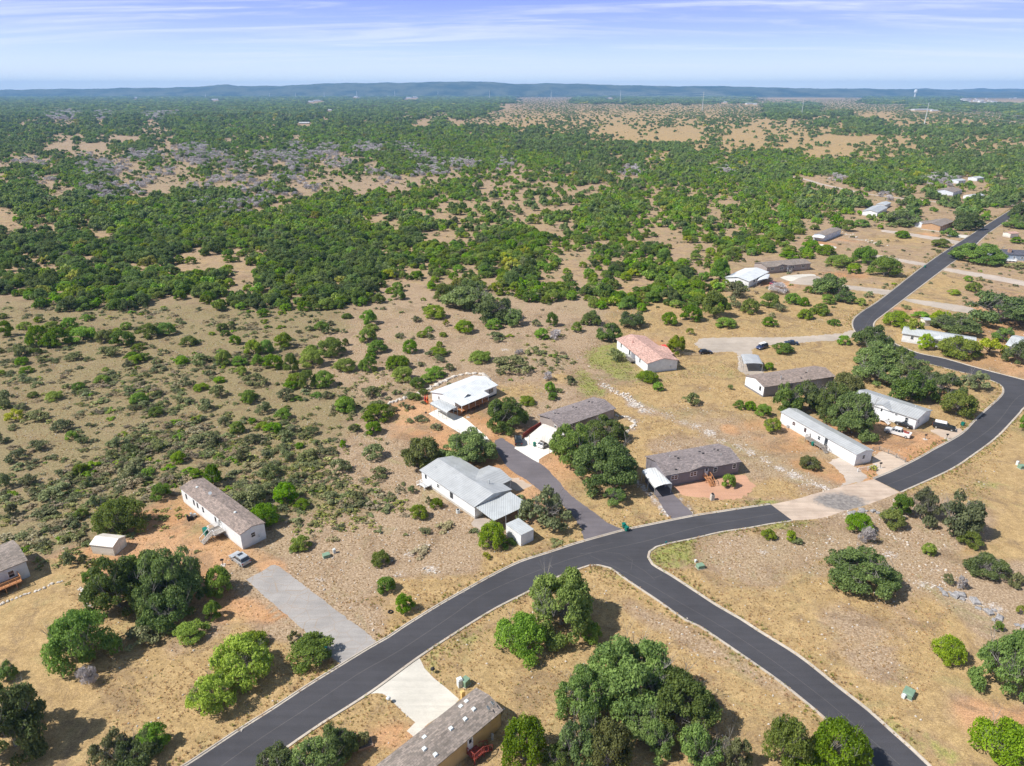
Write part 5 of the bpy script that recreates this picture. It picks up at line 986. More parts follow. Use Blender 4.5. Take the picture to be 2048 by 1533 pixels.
PL="""j 0 643 29 677;j 62 650 100 697;j 95 655 140 698;j 88 643 124 667;j 127 635 157 661;j 143 655 196 687;v 196 661 228 690;j 225 661 271 697;j 241 645 266 661;j 277 648 320 680;j 316 645 354 674;j 362 674 396 695;j 460 671 483 692;j 434 702 466 734;s 383 708 421 731;j 492 680 525 715;j 522 680 548 710;j 551 667 587 700;j 505 710 528 733;j 528 710 567 742;j 569 687 602 752;j 470 734 496 752;s 486 749 531 777;s 26 690 62 716;s 29 749 60 767;s 134 706 166 723;s 196 695 245 716;s 362 754 383 775;s 421 772 456 798;j 486 785 509 811;s 395 798 429 824;s 514 804 545 830;j 551 819 584 842;s 554 778 590 803;s 437 835 466 856;j 460 843 491 870;y 16 821 49 847;s 49 827 95 847;s 0 781 33 817;j 134 863 157 883;s 414 870 443 892;s 489 870 522 892;s 437 886 456 900;s 554 863 587 886;j 785 580 811 602;j 720 620 755 652;j 846 611 893 640;j 867 567 911 605;j 972 638 1004 661;j 911 640 949 670;y 884 640 899 654;s 823 633 843 646;s 972 665 1010 684;j 872 683 886 696;j 805 680 837 709;j 717 658 755 687;j 732 681 776 709;s 647 654 669 671;j 685 677 698 693;j 636 676 690 716;j 600 696 650 737;j 600 734 632 781;j 626 743 670 778;j 670 718 714 747;j 720 714 755 746;j 770 711 821 743;j 785 734 830 766;j 821 755 852 780;j 850 734 891 759;s 886 728 908 743;j 937 703 984 728;s 984 721 1057 749;s 726 775 767 799;s 644 784 666 800;j 670 796 714 827;j 729 809 785 846;s 1063 639 1080 655;j 1092 626 1116 655;j 1069 658 1098 681;d 1095 661 1124 681;s 1051 702 1086 711;d 1028 699 1047 711;s 1127 752 1151 771;d 1086 746 1110 764;j 1089 764 1110 787;j 1095 785 1117 802;s 1110 777 1127 787;j 1142 645 1165 667;o 1192 644 1240 688;o 1165 620 1200 655;o 1237 622 1290 660;j 1322 625 1354 653;j 1360 612 1403 646;j 1429 636 1471 659;j 1522 636 1554 655;j 1597 620 1624 640;j 1622 616 1657 632;j 1655 639 1679 653;j 1674 671 1698 692;s 1538 626 1550 636;y 1371 657 1388 672;l 1333 670 1370 713;j 1542 687 1586 710;j 1528 726 1547 742;k 1273 743 1314 768;j 1305 766 1327 784;s 1365 787 1398 812;s 1455 770 1466 781;j 1466 801 1488 821;j 1488 803 1511 823;j 1510 810 1542 837;o 1542 762 1600 835;o 1585 764 1650 830;l 1525 836 1561 869;s 1212 697 1250 725;o 1707 652 1780 712;o 1714 684 1790 735;o 1770 690 1824 735;o 1707 718 1792 776;o 1782 737 1860 813;o 1840 745 1914 800;o 1790 712 1853 757;v 1660 747 1720 796;v 1878 786 1943 840;p 1924 740 1970 786;O 1621 764 1700 850;O 1655 785 1745 884;k 1768 622 1814 658;Y 1806 637 1843 684;l 1834 669 1863 704;l 1877 674 1948 722;Y 1948 676 2000 718;o 2007 683 2060 737;j 1824 624 1856 640;l 1863 622 1900 648;o 1865 634 1956 672;o 1931 585 2060 660;o 1985 655 2022 690;j 2036 825 2075 870;v 1597 915 1638 941;y 1738 932 1753 942;o 1621 544 1688 593;o 1670 578 1707 610;j 1640 589 1666 610;j 1708 597 1731 613;j 1607 573 1626 588;s 1729 583 1747 597;j 1568 587 1600 611;j 1596 595 1618 614;j 1621 608 1656 633;j 1596 619 1621 641;j 1517 586 1558 617;s 1545 608 1574 625;j 1479 598 1517 630;s 1447 592 1476 617;j 1400 582 1454 640;d 1536 567 1576 589;o 1463 562 1494 585;s 1447 565 1495 598;j 1419 519 1460 567;k 1653 510 1704 538;k 1704 494 1751 532;j 1694 527 1720 549;k 1739 513 1796 557;j 1561 503 1596 519;j 1602 505 1628 519;j 1603 481 1640 505;j 1630 490 1668 512;s 1750 481 1765 494;j 1789 462 1819 478;j 1862 478 1897 497;s 1870 499 1883 507;O 1906 488 2001 532;j 1927 552 1944 565;s 1951 554 1966 563;j 1932 565 1960 586;j 1894 579 1919 592;s 1803 612 1821 620;o 1903 424 1957 465;o 1884 457 1912 476;o 1764 421 1837 456;j 1704 440 1739 456;j 1656 430 1685 459;j 1680 440 1707 465;j 1960 427 1979 443;o 2010 440 2048 460;j 2020 475 2046 489;s 2014 527 2048 540;o 2022 402 2060 440;v 808 877 885 944;O 883 861 994 935;O 967 796 1056 867;j 1035 795 1071 812;O 1098 848 1190 940;O 1140 880 1278 990;O 1165 832 1250 895;o 1205 974 1253 1012;P 1040 982 1137 1064;k 957 1046 1013 1102;j 820 1012 857 1041;j 861 999 887 1020;s 850 995 864 1010;s 816 973 834 989;s 839 1057 864 1071;y 965 1106 981 1120;j 306 968 346 1003;j 381 939 410 957;j 412 929 448 976;p 448 970 536 1020;k 504 1008 560 1061;j 551 968 598 1012;j 583 1074 623 1105;k 205 999 296 1075;j 149 929 179 952;s 170 955 193 976;s 91 976 146 999;s 179 992 208 1018;j 151 1020 176 1040;s 47 949 79 973;s 0 949 26 981;s 16 1010 40 1035;s 126 1108 152 1137;s 160 1110 176 1128;c 171 1119 199 1138;j 168 1141 205 1166;O 186 1118 300 1240;O 240 1108 345 1200;O 285 1100 418 1235;o 300 1180 395 1262;j 415 1135 470 1200;j 412 1205 447 1245;K 116 1226 232 1347;s 256 1265 328 1298;j 355 1248 420 1289;o 290 1170 345 1250;L 436 1280 552 1378;l 390 1356 480 1438;j 470 1272 540 1315;j 581 1279 673 1337;c 574 1265 600 1286;o 0 1323 35 1368;O -30 1371 116 1533;p 195 1470 270 1545;j 285 1452 345 1510;o 240 1475 330 1545;d 160 1337 202 1378;j 744 1104 780 1134;j 753 1157 793 1190;j 791 1190 830 1231;O 1052 1145 1192 1282;j 1160 1247 1202 1288;K 993 1233 1092 1321;o 515 1500 600 1560;o 590 1480 700 1560;o 640 1455 715 1533;s 712 1466 742 1493;K 1000 1438 1095 1545;o 1085 1490 1140 1545;O 1170 1283 1345 1440;O 1113 1340 1220 1450;O 1280 1350 1425 1480;o 1113 1430 1200 1545;V 1165 1450 1262 1560;o 1280 1440 1345 1520;o 1350 1455 1440 1550;p 1430 1470 1495 1550;K 1520 1443 1612 1550;k 1610 1447 1718 1560;j 1521 1060 1549 1082;j 1569 1062 1590 1086;s 1584 1077 1604 1092;O 1645 1100 1782 1193;k 1687 1028 1740 1072;d 1714 1056 1746 1092;v 1757 1022 1802 1062;j 1778 986 1818 1040;p 1808 976 1868 1053;p 1860 985 1953 1083;j 1913 1065 1957 1100;j 1842 1089 1868 1114;o 1932 1115 2007 1160;s 2012 1148 2048 1178;s 1883 1140 1902 1172;d 1905 1155 1930 1182;k 1860 1275 1919 1334;O 1943 1268 2060 1405;k 1935 1450 2050 1550;j 1985 1243 2003 1266;y 2029 1212 2048 1235;j 1441 949 1470 979;j 672 795 712 826;s 745 935 782 955;s 725 890 770 922;j 680 875 693 897;j 730 845 765 872;s 697 850 720 868;o 890 570 990 626;o 946 591 1028 649;o 1001 614 1048 655;s 600 900 640 925;s 660 920 700 950;s 560 900 590 925;s 520 930 560 960;s 640 985 680 1010;s 700 985 730 1005;j 590 1000 620 1022;s 470 900 500 925;s 300 880 340 905;s 220 875 260 900;s 60 880 100 905;s 110 840 150 865;j 345 905 375 930;s 240 930 280 955;s 20 900 60 925;s 380 870 410 890;o 1215 1340 1320 1450;o 1240 1400 1330 1490;j 1560 1500 1640 1560"""
DM="""QQQQQQQQQQQQQQQQ|QQQQQQQQQQQQQQQQ|OOOOQQQQQQQQQQQO|oooooOQQQQQQo...
QQQQQQQQQQQQQQQQ|QQQQQQQQQQQQQQO.|oOOOoOoOOooooOOO|QQQOOOOOOQQQQQQQ
QQQDDQDQQDDQQQQQ|QQQQQOOQQoOoOOoo|oooOooo,ooOOoOOO|QQQoQo,,OOOOOOOQ
OOOomMOOOoQNNQNN|QQQQOQQQQO,O,oo,|o,OOoo,ooOooOOO,|ooOQOQQOoooOoOOO
OOOOOOOOOomMMMNN|NNNNMNNMNNNNNOON|ONOOOo,,o,,.Oo,,|oojoOQQQOQQQQQQQ
OOQo.Oo..OoMMOoM|mNmNNNNNNNNNNNNN|NNNNNJo,,..,Oo.,|O,o,...OoOOQOOOO
QQo.o..OQO.dDMMM|MNDMDNDDNDNNNKKN|KNNQNJKKKKKJJ,m,|O,jj,oOOOOQoOOOO
MmMMmdmmDDmDDDMM|DDDDdmMNNMDNNMNN|KKNQKQJQJjQNNMNN|NN,o,jOOOMOQQOQQ
mddMNDddmMMmdMDM|DmDMddMmNNMDDDND|JKKQOQMMMJQQMMMN|NKKNNNoNNNQQQQQQ
MNNMNDDdmmdmMMdm|MmDmMMMdMNDDjJJJ|jJmOQQJDONNNNDQN|NNNQNNNMMNNQQQQQ
mMdmNNMmmdmmmddd|mDdmm,m,d,,jJJJJ|jJJMOQJjNNNNKKQK|QJ.,dKKNNNDDoJ.Q
MNm,MDDdd,,,d,,d|DM,dm,,,,,JJKJ,J|OJjJOjJQJJJJJjNN|KKJ..JQQJ,J.J.QQ
QQQjQODDOoOQQQQM|DOdmJJ,KJJKJKMOj|jOJmOjKKJJ,JJJJJ|KKQQOJ,dOmO..,QQ
QQQJQNNNNNNNDMDD|DmJKKNNNJKKm,Omj|,OMOjNKKmKKKJjJJ|JJQJQQ..OJmOOQJQ
mNNmNNNNNNNNNNDd|JJNKNNNNNJ.jOjMO|O,,jNNQKMJKK,JNK|JKKJJJ..O.j.Qj.O
.M,JNmNNNNNNNNNK|KKNJKNJmONM,jOMM|OJJJKNNMmJKJ,jKJ|jKJM,jJOQ...Q,jO
,MJmNmMNNNNNKKKK|KKKKNNKJjKNJMOmM|J,,OKKKMJJJJJJmK|JK,,.,,...,....j
mOOMNMmNNNNNNNKK|NNNNKNKKMQm.OjMN|KJ,OJJJmJjjJJ,JJ|KJ..............
MQQQNQMNNNNNNMKK|QQNNNNNKNQ..OjQN|KKJJJJMJj.,J,JJK|JjJ.............
ONQQNNQNNQQNmMmJ|NQNNNNNmNJKKKKNK|KKmJjJJJJJ,JjKKK|jJJj............
O.MMN,JjQQJ,,,j,|MNQQNQQQJKJKKKKK|KJjmjJJJJJjmJJ,.|................
MMMMNMOMmJM,,,,o|NQNNMNQQKJJJMmJM|QJJ,,JJKKJKjJ,..|................
OMNNNNNNMmJjJMmO|NNMNQQQQKJ,j,,JJ|QJ,,jJJKKKJJJ...|................
MNNNMNNNNMNKJNjj|NJJOQQQQ,,.jjMmJ|Qj,J,Jj,,KKJJj..|................
OMNNNNMNNNNNKNmJ|,JMNQQQmj..JMQOm|JKKKJK,jKKKKJJJ.|................
..MMNNMNMJ,jMmjJ|JJJKQQOj..,,....|jKKJjJKKKJJKJJ..|................
..MmMNmNMJ.OONNM|mMJKKKJ,..,.....|,j,j,JJKJ,JJKJ..|................
.,m,,Dm,mJJKKKKM|JJJm,,j,,,......|.j,,jjO,,jjJ....|................""".split('\n')
DM=[r.replace('|','').ljust(64,'.') for r in DM]
TYPE={'.':(0,''),',':(.07,'jjs'),'j':(.36,'jj'),'J':(.78,'jjjjo'),'K':(.985,'j'),'o':(.40,'o'),'O':(.70,'ooooj'),'Q':(.985,'o'),'m':(.5,'jos'),'M':(.84,'jooj'),'N':(.985,'jjojjo'),'d':(.68,'dddjs'),'D':(.95,'dddjo')}
T=[]   # x,y,r,h,kind,score,explicit
alias={'j':'jun','v':'olive','s':'shrub','y':'yel','d':'dead','o':'oak','O':'oakbig','k':'junb','K':'junb','l':'lime','L':'lime','p':'pale','P':'pale','c':'cactus','Y':'yel','V':'olive'}
for it in PL.split(';'):
    k,a,b,c,d=it.split(); tree=k in 'oOlLpPYVKv'; X,Y,r,h=place(*map(float,(a,b,c,d)),tree)
    if k=='c': h=min(h,1.4)
    T.append((X,Y,r,h,alias[k],r/Y*(5 if k!='s' else 2),True))
EXP=np.array([(t[0],t[1],t[2]) for t in T])
def clump(x,y): return .5+.25*math.sin(x*.11+1.3*math.sin(y*.05))+.25*math.sin(y*.13+1.7*math.sin(x*.07))
RT=random.Random(21)
def sample():
    Y=262.; 
    while Y<10600:
        s=4.5 if Y<900 else 4.5*(Y/900)**1.0*(1.0 if Y<3000 else 1.25)
        X=-.98*Y-20
        while X<.98*Y+20:
            x=X+RT.uniform(-.5,.5)*s; y=Y+RT.uniform(-.5,.5)*s; px_,py_=q(x,y); X+=s
            if py_<187 or py_>640: continue
            px_+=RT.gauss(0,7); py2=py_+RT.gauss(0,3 if py_>300 else 1.5)
            if py2<192: code_='Q' if px_<1500 or py2<188 else 'O'
            else:
                i=int(px_//32); j=int((py2-192)//16); code_=DM[min(max(j,0),len(DM)-1)][min(max(i,0),63)]
            den,kinds=TYPE[code_]
            if px_>1024 and py2<305 and py2>200: kinds=kinds.replace('j','o')
            if px_<1000 and 200<py2<300: den=min(.985,den*1.35)
            k=RT.choice(kinds) if den>0 else ''
            if den<=0: continue
            bs=(max(1.,s/4.5) if den>.9 else 1.); rr_=(3.6 if k=='o' else (2.5 if k=='j' else 1.8))*bs
            he_=rr_*1.1 if y<2500 else min(rr_*.7,11+y*.0006)
            need=-math.log(1-min(den,.985))*s*s/(2.2*rr_*rr_+1.3*rr_*he_*y/80)
            if y>2500 and den>.9: need*=2.2
            if den<.9: need*=.45+1.25*clump(x,y)
            if RT.random()>need: continue
            yield x,y,s,k,den
        Y+=s
for x,y,s,k,den in sample():
    if y<900:
        dd=np.hypot(EXP[:,0]-x,EXP[:,1]-y)
        if (dd<EXP[:,2]*.85+1.2).any(): continue
    base=max(1.,s/4.5) if den>.9 else 1.
    if k=='j': r=RT.uniform(1.7,3.3)*base*(1.05 if den>.9 else .92); h=r*RT.uniform(.95,1.35)+.4; kk='jun'
    elif k=='o': r=RT.uniform(2.6,4.3)*base*(1.08 if den>.9 else 1.); h=r*RT.uniform(1.05,1.4)+.5; kk='oak'
    elif k=='s': r=RT.uniform(.9,1.8)*base; h=r*.9; kk='shrub'
    else: r=RT.uniform(1.8,3.2)*base; h=r*1.1; kk='dead'
    if kk in('jun','oak') and RT.random()<.035: kk='yel' if RT.random()<.45 else 'pale'
    if y<900 and blocked(x,y,r*.8): continue
    if y>2500: h=min(h,r*.7,11+y*.0006)
    if y>600:
        pa,pb_=q(x,y)
        if (1915<pa<2048 and 198<pb_<209 and RT.random()<.8) or (1535<pa<1690 and 193<pb_<199.5) or any(abs(pa-u)<w9/2+1.5+r*1366/y and -1<pb_-v<2.2+h*1366/y for u,v,w9,_ in FAR): continue
    T.append((x,y,r,h,kk,r/y,False))
RX=random.Random(5)
for _ in range(900):
    px_=RX.uniform(-10,900); py_=RX.uniform(632,1010)**1.0; p=g(px_,py_); x,y=p.x,p.y
    if RX.random()>(clump(x*1.7,y*1.7)**3)*2.6*(1.0-.55*(py_-632)/380): continue
    dd=np.hypot(EXP[:,0]-x,EXP[:,1]-y)
    if (dd<EXP[:,2]*.9+1.5).any() or blocked(x,y,1.5): continue
    if 180<px_<480 and py_>950: continue
    if px_>700 and py_>860: continue
    k=RX.choice('jjjssps' if py_<800 else 'jssp')
    r=RX.uniform(1.0,2.7) if k=='j' else RX.uniform(.8,1.9); T.append((x,y,r,r*RX.uniform(.8,1.15),{'j':'jun','s':'shrub','p':'pale'}[k],r/y,True)); EXP=np.vstack([EXP,[x,y,r*.6]])
# the scrub field at left: countless low bushes between the trees
# ---- split: the 280 largest of each kind are individuals, the rest is one mass
KN={'jun':'juniper_tree','junb':'juniper_tree','oak':'oak_tree','oakbig':'oak_tree','shrub':'shrub','lime':'lime_green_tree','yel':'yellow_green_tree','pale':'sage_green_tree','olive':'olive_green_tree','dead':'dead_tree','cactus':'prickly_pear'}
byk={}
for t in T: byk.setdefault(KN[t[4]],[]).append(t)
ind=[];mass=[]
LIM={'juniper_tree':290,'oak_tree':280,'shrub':290,'dead_tree':120,'yellow_green_tree':60,'sage_green_tree':60}
for k,l in byk.items():
    l.sort(key=lambda t:-(t[5])); n=LIM.get(k,290); ind+=l[:n]; mass+=l[n:]
LMK=[((430,1040),'beside the brown-roofed white trailer'),((25,1150),'near the home at the left picture edge'),((213,1087),'near the tan metal shed'),((620,1230),'beside the cracked grey pad'),((330,1330),'on the golden lot below the oak cluster'),((60,1430),'in the bottom left corner'),
((900,990),'beside the grey metal roof home'),((1040,1070),'near the white box shed'),((780,1170),'on the stony lot above the main road'),((930,800),'near the cedar porch home'),((1180,920),'between the taupe and dark grey homes'),((1060,830),'between the porch home and taupe home'),((1390,940),'by the dark grey home'),
((1290,710),'near the salmon-roofed home'),((1460,690),'by the cul-de-sac'),((1580,770),'near the slate-blue home'),((1650,870),'by the narrow white home'),((1790,820),'behind the white dormer home'),((1880,670),'near the long white-roofed home'),((2030,660),'near the home at the right picture edge'),((1740,640),'at the bend of the far road'),
((1495,570),'near the small white-roofed home'),((1580,530),'near the taupe home with white windows'),((1660,480),'near the pale long home with awning'),((1640,580),'between the white-roofed home and far road'),((1770,430),'around the cluttered yard'),((1890,455),'near the orange gabled barn'),((1930,385),'near the pale blue far home'),((2010,505),'near the blue-grey ranch house'),((1920,570),'in the field right of the far road'),
((770,1430),'on the lawn by the tan home'),((1100,1270),'on the wedge between the two roads'),((1270,1400),'in the big oak cluster between the roads'),((1610,1500),'beside the lower right road'),((1560,1080),'just below the concrete crossing'),((1710,1150),'in the open field right of the junction'),((1850,1030),'in the thicket above the dry gully'),((1950,1150),'along the dry gully'),((1950,1330),'in the lower right field'),((2000,1490),'in the bottom right corner'),
((90,640),'in the thicket at the far left'),((90,760),'in the scrub below the left thicket'),((300,680),'on the lower rim of the left thicket'),((90,900),'in the scrub field at far left'),((260,820),'in the middle of the scrub field'),((300,980),'in the scrub above the tan shed'),((480,730),'in the clearing left of the juniper row'),((480,870),'in the scrub above the brown-roofed trailer'),((620,730),'in the juniper row of the middle field'),((640,960),'in the scrub left of the grey metal roof'),((730,820),'in the scrub left of the cedar porch home'),((790,740),'above the curved boulder wall'),
((750,650),'in the clearing below the dark oak thicket'),((920,600),'in the oak island of the middle clearing'),((960,690),'in the bare patch behind the porch home'),((1110,660),'along the dry creek behind the salmon roof'),((1120,760),'beside the green creek bed'),((1250,640),'in the row behind the salmon-roofed home'),((1400,600),'in the juniper belt left of the white-roofed home'),
((60,560),'deep in the far left thicket'),((200,560),'in the left part of the thicket'),((330,560),'in the thicket centre-left'),((450,590),'at the right end of the left thicket'),((560,560),'in the thicket left of the dark oaks'),((680,540),'in the dark oak thicket'),((760,480),'on top of the middle thicket'),((100,460),'in the upper left woods'),((300,460),'in the upper woods left of centre'),((560,460),'in the bright green upper thicket'),((900,500),'in the juniper strip beyond the clearing'),((1000,450),'in the patchy scrub above the strip'),((1060,560),'in the scrub right of the oak island'),((1180,540),'in the scattered junipers mid-picture'),((1230,440),'in the dense island of the juniper field'),((1340,560),'in the junipers left of the white roofs'),((1440,480),'in the junipers above the white roofs'),((1560,440),'in the junipers left of the awning home'),((1360,400),'in the far juniper field below the pasture'),((1600,380),'beside the far dirt road')]
ADJ={'juniper_tree':'rounded green juniper','oak_tree':'dark green live oak','shrub':'low grey-green shrub','lime_green_tree':'bright lime green tree','yellow_green_tree':'yellow-green tree','sage_green_tree':'pale sage green tree','olive_green_tree':'olive green tree','dead_tree':'bare grey dead tree','prickly_pear':'prickly pear cactus clump'}
CAT={'juniper_tree':'tree','oak_tree':'tree','shrub':'shrub','dead_tree':'tree','prickly_pear':'cactus'}
ORD=['leftmost','second from the left','third from the left','fourth from the left','fifth from the left','sixth from the left','seventh from the left','eighth from the left']
def lm(px_,py_): return min(LMK,key=lambda a:((a[0][0]-px_))**2+((a[0][1]-py_)*1.7)**2)[1]
info=[]
for t in ind:
    px_,py_=q(t[0],t[1]); sz='large' if t[2]>3.6 else ('mid-sized' if t[2]>2.3 else 'small')
    info.append((f"{sz} {ADJ[KN[t[4]]]} {lm(px_,py_)}",px_,t))
cnt={}
for i in info: cnt.setdefault(i[0],[]).append(i)
NJ=0
for lab,l in cnt.items():
    l.sort(key=lambda a:a[1])
    for k,(lb,px_,t) in enumerate(l):
        X,Y,r,h,kind,sc,ex=t; name=KN[kind]; NJ+=1
        if len(l)==1: L_=lb
        elif len(l)<=8:
            L_=('rightmost' if (k==len(l)-1) else ORD[k])+(' of the ' if 1 else '')+lb
        else: L_=lb
        pw=L_.split()
        if len(pw)>16: pw=[w_ for w_ in pw if w_ not in('large','small','mid-sized')]; L_=' '.join(pw)
        if len(pw)>16: L_=' '.join(pw).replace(' from the left','').replace('picture edge','edge')
        o=empty(name,(X,Y,0),RT.uniform(0,6.28),L_,CAT.get(name,'tree'),ADJ[name]+'s '+lab.split(ADJ[name])[1].strip())
        if kind=='dead':
            c=bpy.data.objects.new('branches',DEAD[NJ%2]); COL.objects.link(c); c.parent=o; c.scale=(r,r,h*1.15); c=bpy.data.objects.new('twigs',CR['twig' if r/Y>.012 else 'fartwig'][NJ%2]); COL.objects.link(c); c.parent=o; c.scale=(r,r,h*1.1); continue
        far_=sc<.011 and not ex
        key={'jun':'farjun','oak':'faroak','shrub':'farshrub'}.get(kind) if far_ else kind
        lst=CR.get(key) or CR[kind]; me=lst[NJ%len(lst)]
        c=bpy.data.objects.new('pads' if kind=='cactus' else 'crown',me); COL.objects.link(c); c.parent=o; c.scale=(r,r,h); c.rotation_euler=(0,0,0)
        if kind!='cactus':
            tm=(TRB if ex and kind in('oak','oakbig','pale','junb','olive','lime') else TRS if kind in('shrub','jun') else TR)[NJ%2]; c=bpy.data.objects.new('trunk',tm); COL.objects.link(c); c.parent=o; c.scale=(r,r,h)
print('individual plants',len(ind),'mass',len(mass))
# ---- masses by instancing
def scatter(name,pts,meshes,kind='stuff'):
    me=bpy.data.meshes.new(name); n=len(pts); P_=np.array(pts,float)
    me.vertices.add(n); me.vertices.foreach_set('co',P_[:,:3].ravel())
    for nm,col in(('sx',3),('sz',4),('rz',5)): at=me.attributes.new(nm,'FLOAT','POINT'); at.data.foreach_set('value',P_[:,col].astype(np.float32))
    at=me.attributes.new('ix','INT','POINT'); at.data.foreach_set('value',P_[:,6].astype(np.int32))
    o=bpy.data.objects.new(name,me); COL.objects.link(o); o['kind']=kind
    pc=bpy.data.collections.new(name+'_kinds')
    for i,m_ in enumerate(meshes): pc.objects.link(bpy.data.objects.new('%s_kind_%02d'%(name,i),m_))
    ng=bpy.data.node_groups.new(name,'GeometryNodeTree'); ng.interface.new_socket('Geometry',in_out='INPUT',socket_type='NodeSocketGeometry'); ng.interface.new_socket('Geometry',in_out='OUTPUT',socket_type='NodeSocketGeometry')
    nn=ng.nodes; l=ng.links.new; gi=nn.new('NodeGroupInput');go2=nn.new('NodeGroupOutput'); ip=nn.new('GeometryNodeInstanceOnPoints'); ci=nn.new('GeometryNodeCollectionInfo'); ci.inputs['Collection'].default_value=pc; ci.inputs['Separate Children'].default_value=True; ci.inputs['Reset Children'].default_value=True
    mp_=nn.new('GeometryNodeMeshToPoints'); l(gi.outputs[0],mp_.inputs[0]); l(mp_.outputs[0],ip.inputs['Points']); l(ci.outputs[0],ip.inputs['Instance']); ip.inputs['Pick Instance'].default_value=True
    def at_(nm,ty):
        a=nn.new('GeometryNodeInputNamedAttribute'); a.data_type=ty; a.inputs['Name'].default_value=nm; return a.outputs[0]
    l(at_('ix','INT'),ip.inputs['Instance Index']); cs=nn.new('ShaderNodeCombineXYZ'); s_=at_('sx','FLOAT'); l(s_,cs.inputs[0]);l(s_,cs.inputs[1]);l(at_('sz','FLOAT'),cs.inputs[2]); l(cs.outputs[0],ip.inputs['Scale'])
    cr=nn.new('ShaderNodeCombineXYZ'); l(at_('rz','FLOAT'),cr.inputs[2]); l(cr.outputs[0],ip.inputs['Rotation']); l(ip.outputs[0],go2.inputs[0])
    md=o.modifiers.new('scatter','NODES'); md.node_group=ng; return o
fk={'jun':('jun','farjun'),'oak':('oak','faroak')}
yl=crown('yellow_crown','',n=500,mat=LM['yel'],seed=3,size=.13,nb=12,br=(.25,.4),zlo=.1); pl_=crown('sage_crown','',n=500,mat=LM['pale'],seed=4,size=.13,nb=12,br=(.25,.4),zlo=.1)
# the thicket behind: full crowns up close, coarser leaf clumps far away
mj=[];KI=CR['farjun']+CR['faroak']+CR['farshrub']+[yl,pl_]+CR['jun'][:3]+CR['oak'][:3]+CR['fartwig']
for X,Y,r,h,k,sc,ex in mass:
    near=Y<420
    i={'jun':RT.randrange(3)+(10 if near else 0),'junb':0,'oak':3+RT.randrange(3) if not near else 13+RT.randrange(3),'oakbig':13,'shrub':6+RT.randrange(2),'yel':8,'pale':9,'dead':16+RT.randrange(2),'lime':8,'olive':0,'cactus':8}[k]
    mj.append((X,Y,0,r,h,RT.uniform(0,6.28),i,k))
scatter('juniper_woodland',[m_[:7] for m_ in mj if m_[7] in('jun','shrub','yel')],KI); scatter('oak_woodland',[m_[:7] for m_ in mj if m_[7] in('oak','pale','oakbig')],KI)
dd_=[m_[:7] for m_ in mj if m_[7]=='dead']
if dd_: scatter('dead_brush',[(a,b,c,d*1.1,e*1.1,f,i) for a,b,c,d,e,f,i in dd_],KI)
# low brush, grass tufts and stones
def tuft(seed,n,mat,hh=1.,sp=.35,w_=.03):
    r=random.Random(seed); m_=MB()
    for i in range(n):
        a=r.uniform(0,6.28); d=r.uniform(0,.3); x,y=math.cos(a)*d,math.sin(a)*d; b=r.uniform(0,6.28); k=r.uniform(.2,1)*sp; wx,wy=math.cos(b+1.57)*w_,math.sin(b+1.57)*w_; h1=hh*r.uniform(.5,1)
        m_.add([(x-wx,y-wy,0),(x+wx,y+wy,0),(x+math.cos(b)*k*.5+wx*.6,y+math.sin(b)*k*.5+wy*.6,h1*.65),(x+math.cos(b)*k,y+math.sin(b)*k,h1)],[(0,1,2,3)])
    me=bpy.data.meshes.new('tuft'); me.from_pydata(m_.v,[],m_.f); at=me.attributes.new('lv','FLOAT','POINT'); at.data.foreach_set('value',np.repeat([r.random() for _ in range(n)],4).astype(np.float32)); me.materials.append(mat); return me
br=[crown('brush','',n=420,mat=LM['brush'],seed=31+i,size=.12,nb=11,br=(.2,.38),zlo=.02,sparse=.4,jit=1.) for i in range(2)]+[crown('brush','',n=420,mat=LM['shrub'],seed=41+i,size=.12,nb=11,br=(.2,.38),zlo=.02,sparse=.35,jit=1.) for i in range(2)]+[CR['cactus'][0],crown('brush','',n=500,mat=LM['jun'],seed=51,size=.11,nb=10,br=(.22,.38),zlo=.02)]+[crown('brush','',n=420,mat=LM['pale'],seed=61,size=.12,nb=11,br=(.2,.38),zlo=.02,sparse=.35,jit=1.)]
Wg=W; 
def wat(X,Y):
    j=int(np.searchsorted(ys,Y));i=int(np.searchsorted(xs,X)); j=min(max(j,0),ny-1);i=min(max(i,0),nx-1); return W[j,i],wh[j,i]
pb=[];pg=[];pgg=[];ps=[]
RB=random.Random(77)
for _ in range(9000):
    px_=RB.uniform(0,1150);py_=RB.uniform(615,1110); p=g(px_,py_); wv,ww=wat(p.x,p.y); d=wv[4]*.5*clump(p.x*.9+40,p.y*.8)**2*3.2+.04
    if px_>850: d*=.6
    if RB.random()>d*min(1,(.4+clump(p.x*2.3,p.y*2.3))): continue
    if RB.random()>min(1,(900./(py_))**-1.6*1.4): continue
    if blocked(p.x,p.y,.8): continue
    r=RB.uniform(.35,1.25) if RB.random()<.8 else RB.uniform(1.2,2.0); k=RB.choice((0,0,1,1,2,2,3,3,4,5,6,6)); pb.append((p.x,p.y,0,r,r*RB.uniform(.35,.75),RB.uniform(0,6.28),k))
for _ in range(2600):     # sparse brush between the junipers further out
    Y=RB.uniform(260,900); X=RB.uniform(-.78,.78)*Y
    if blocked(X,Y,1.): continue
    r=RB.uniform(.5,1.5); pb.append((X,Y,0,r,r*.8,RB.uniform(0,6.28),RB.choice((0,1,2,3,5,6))))
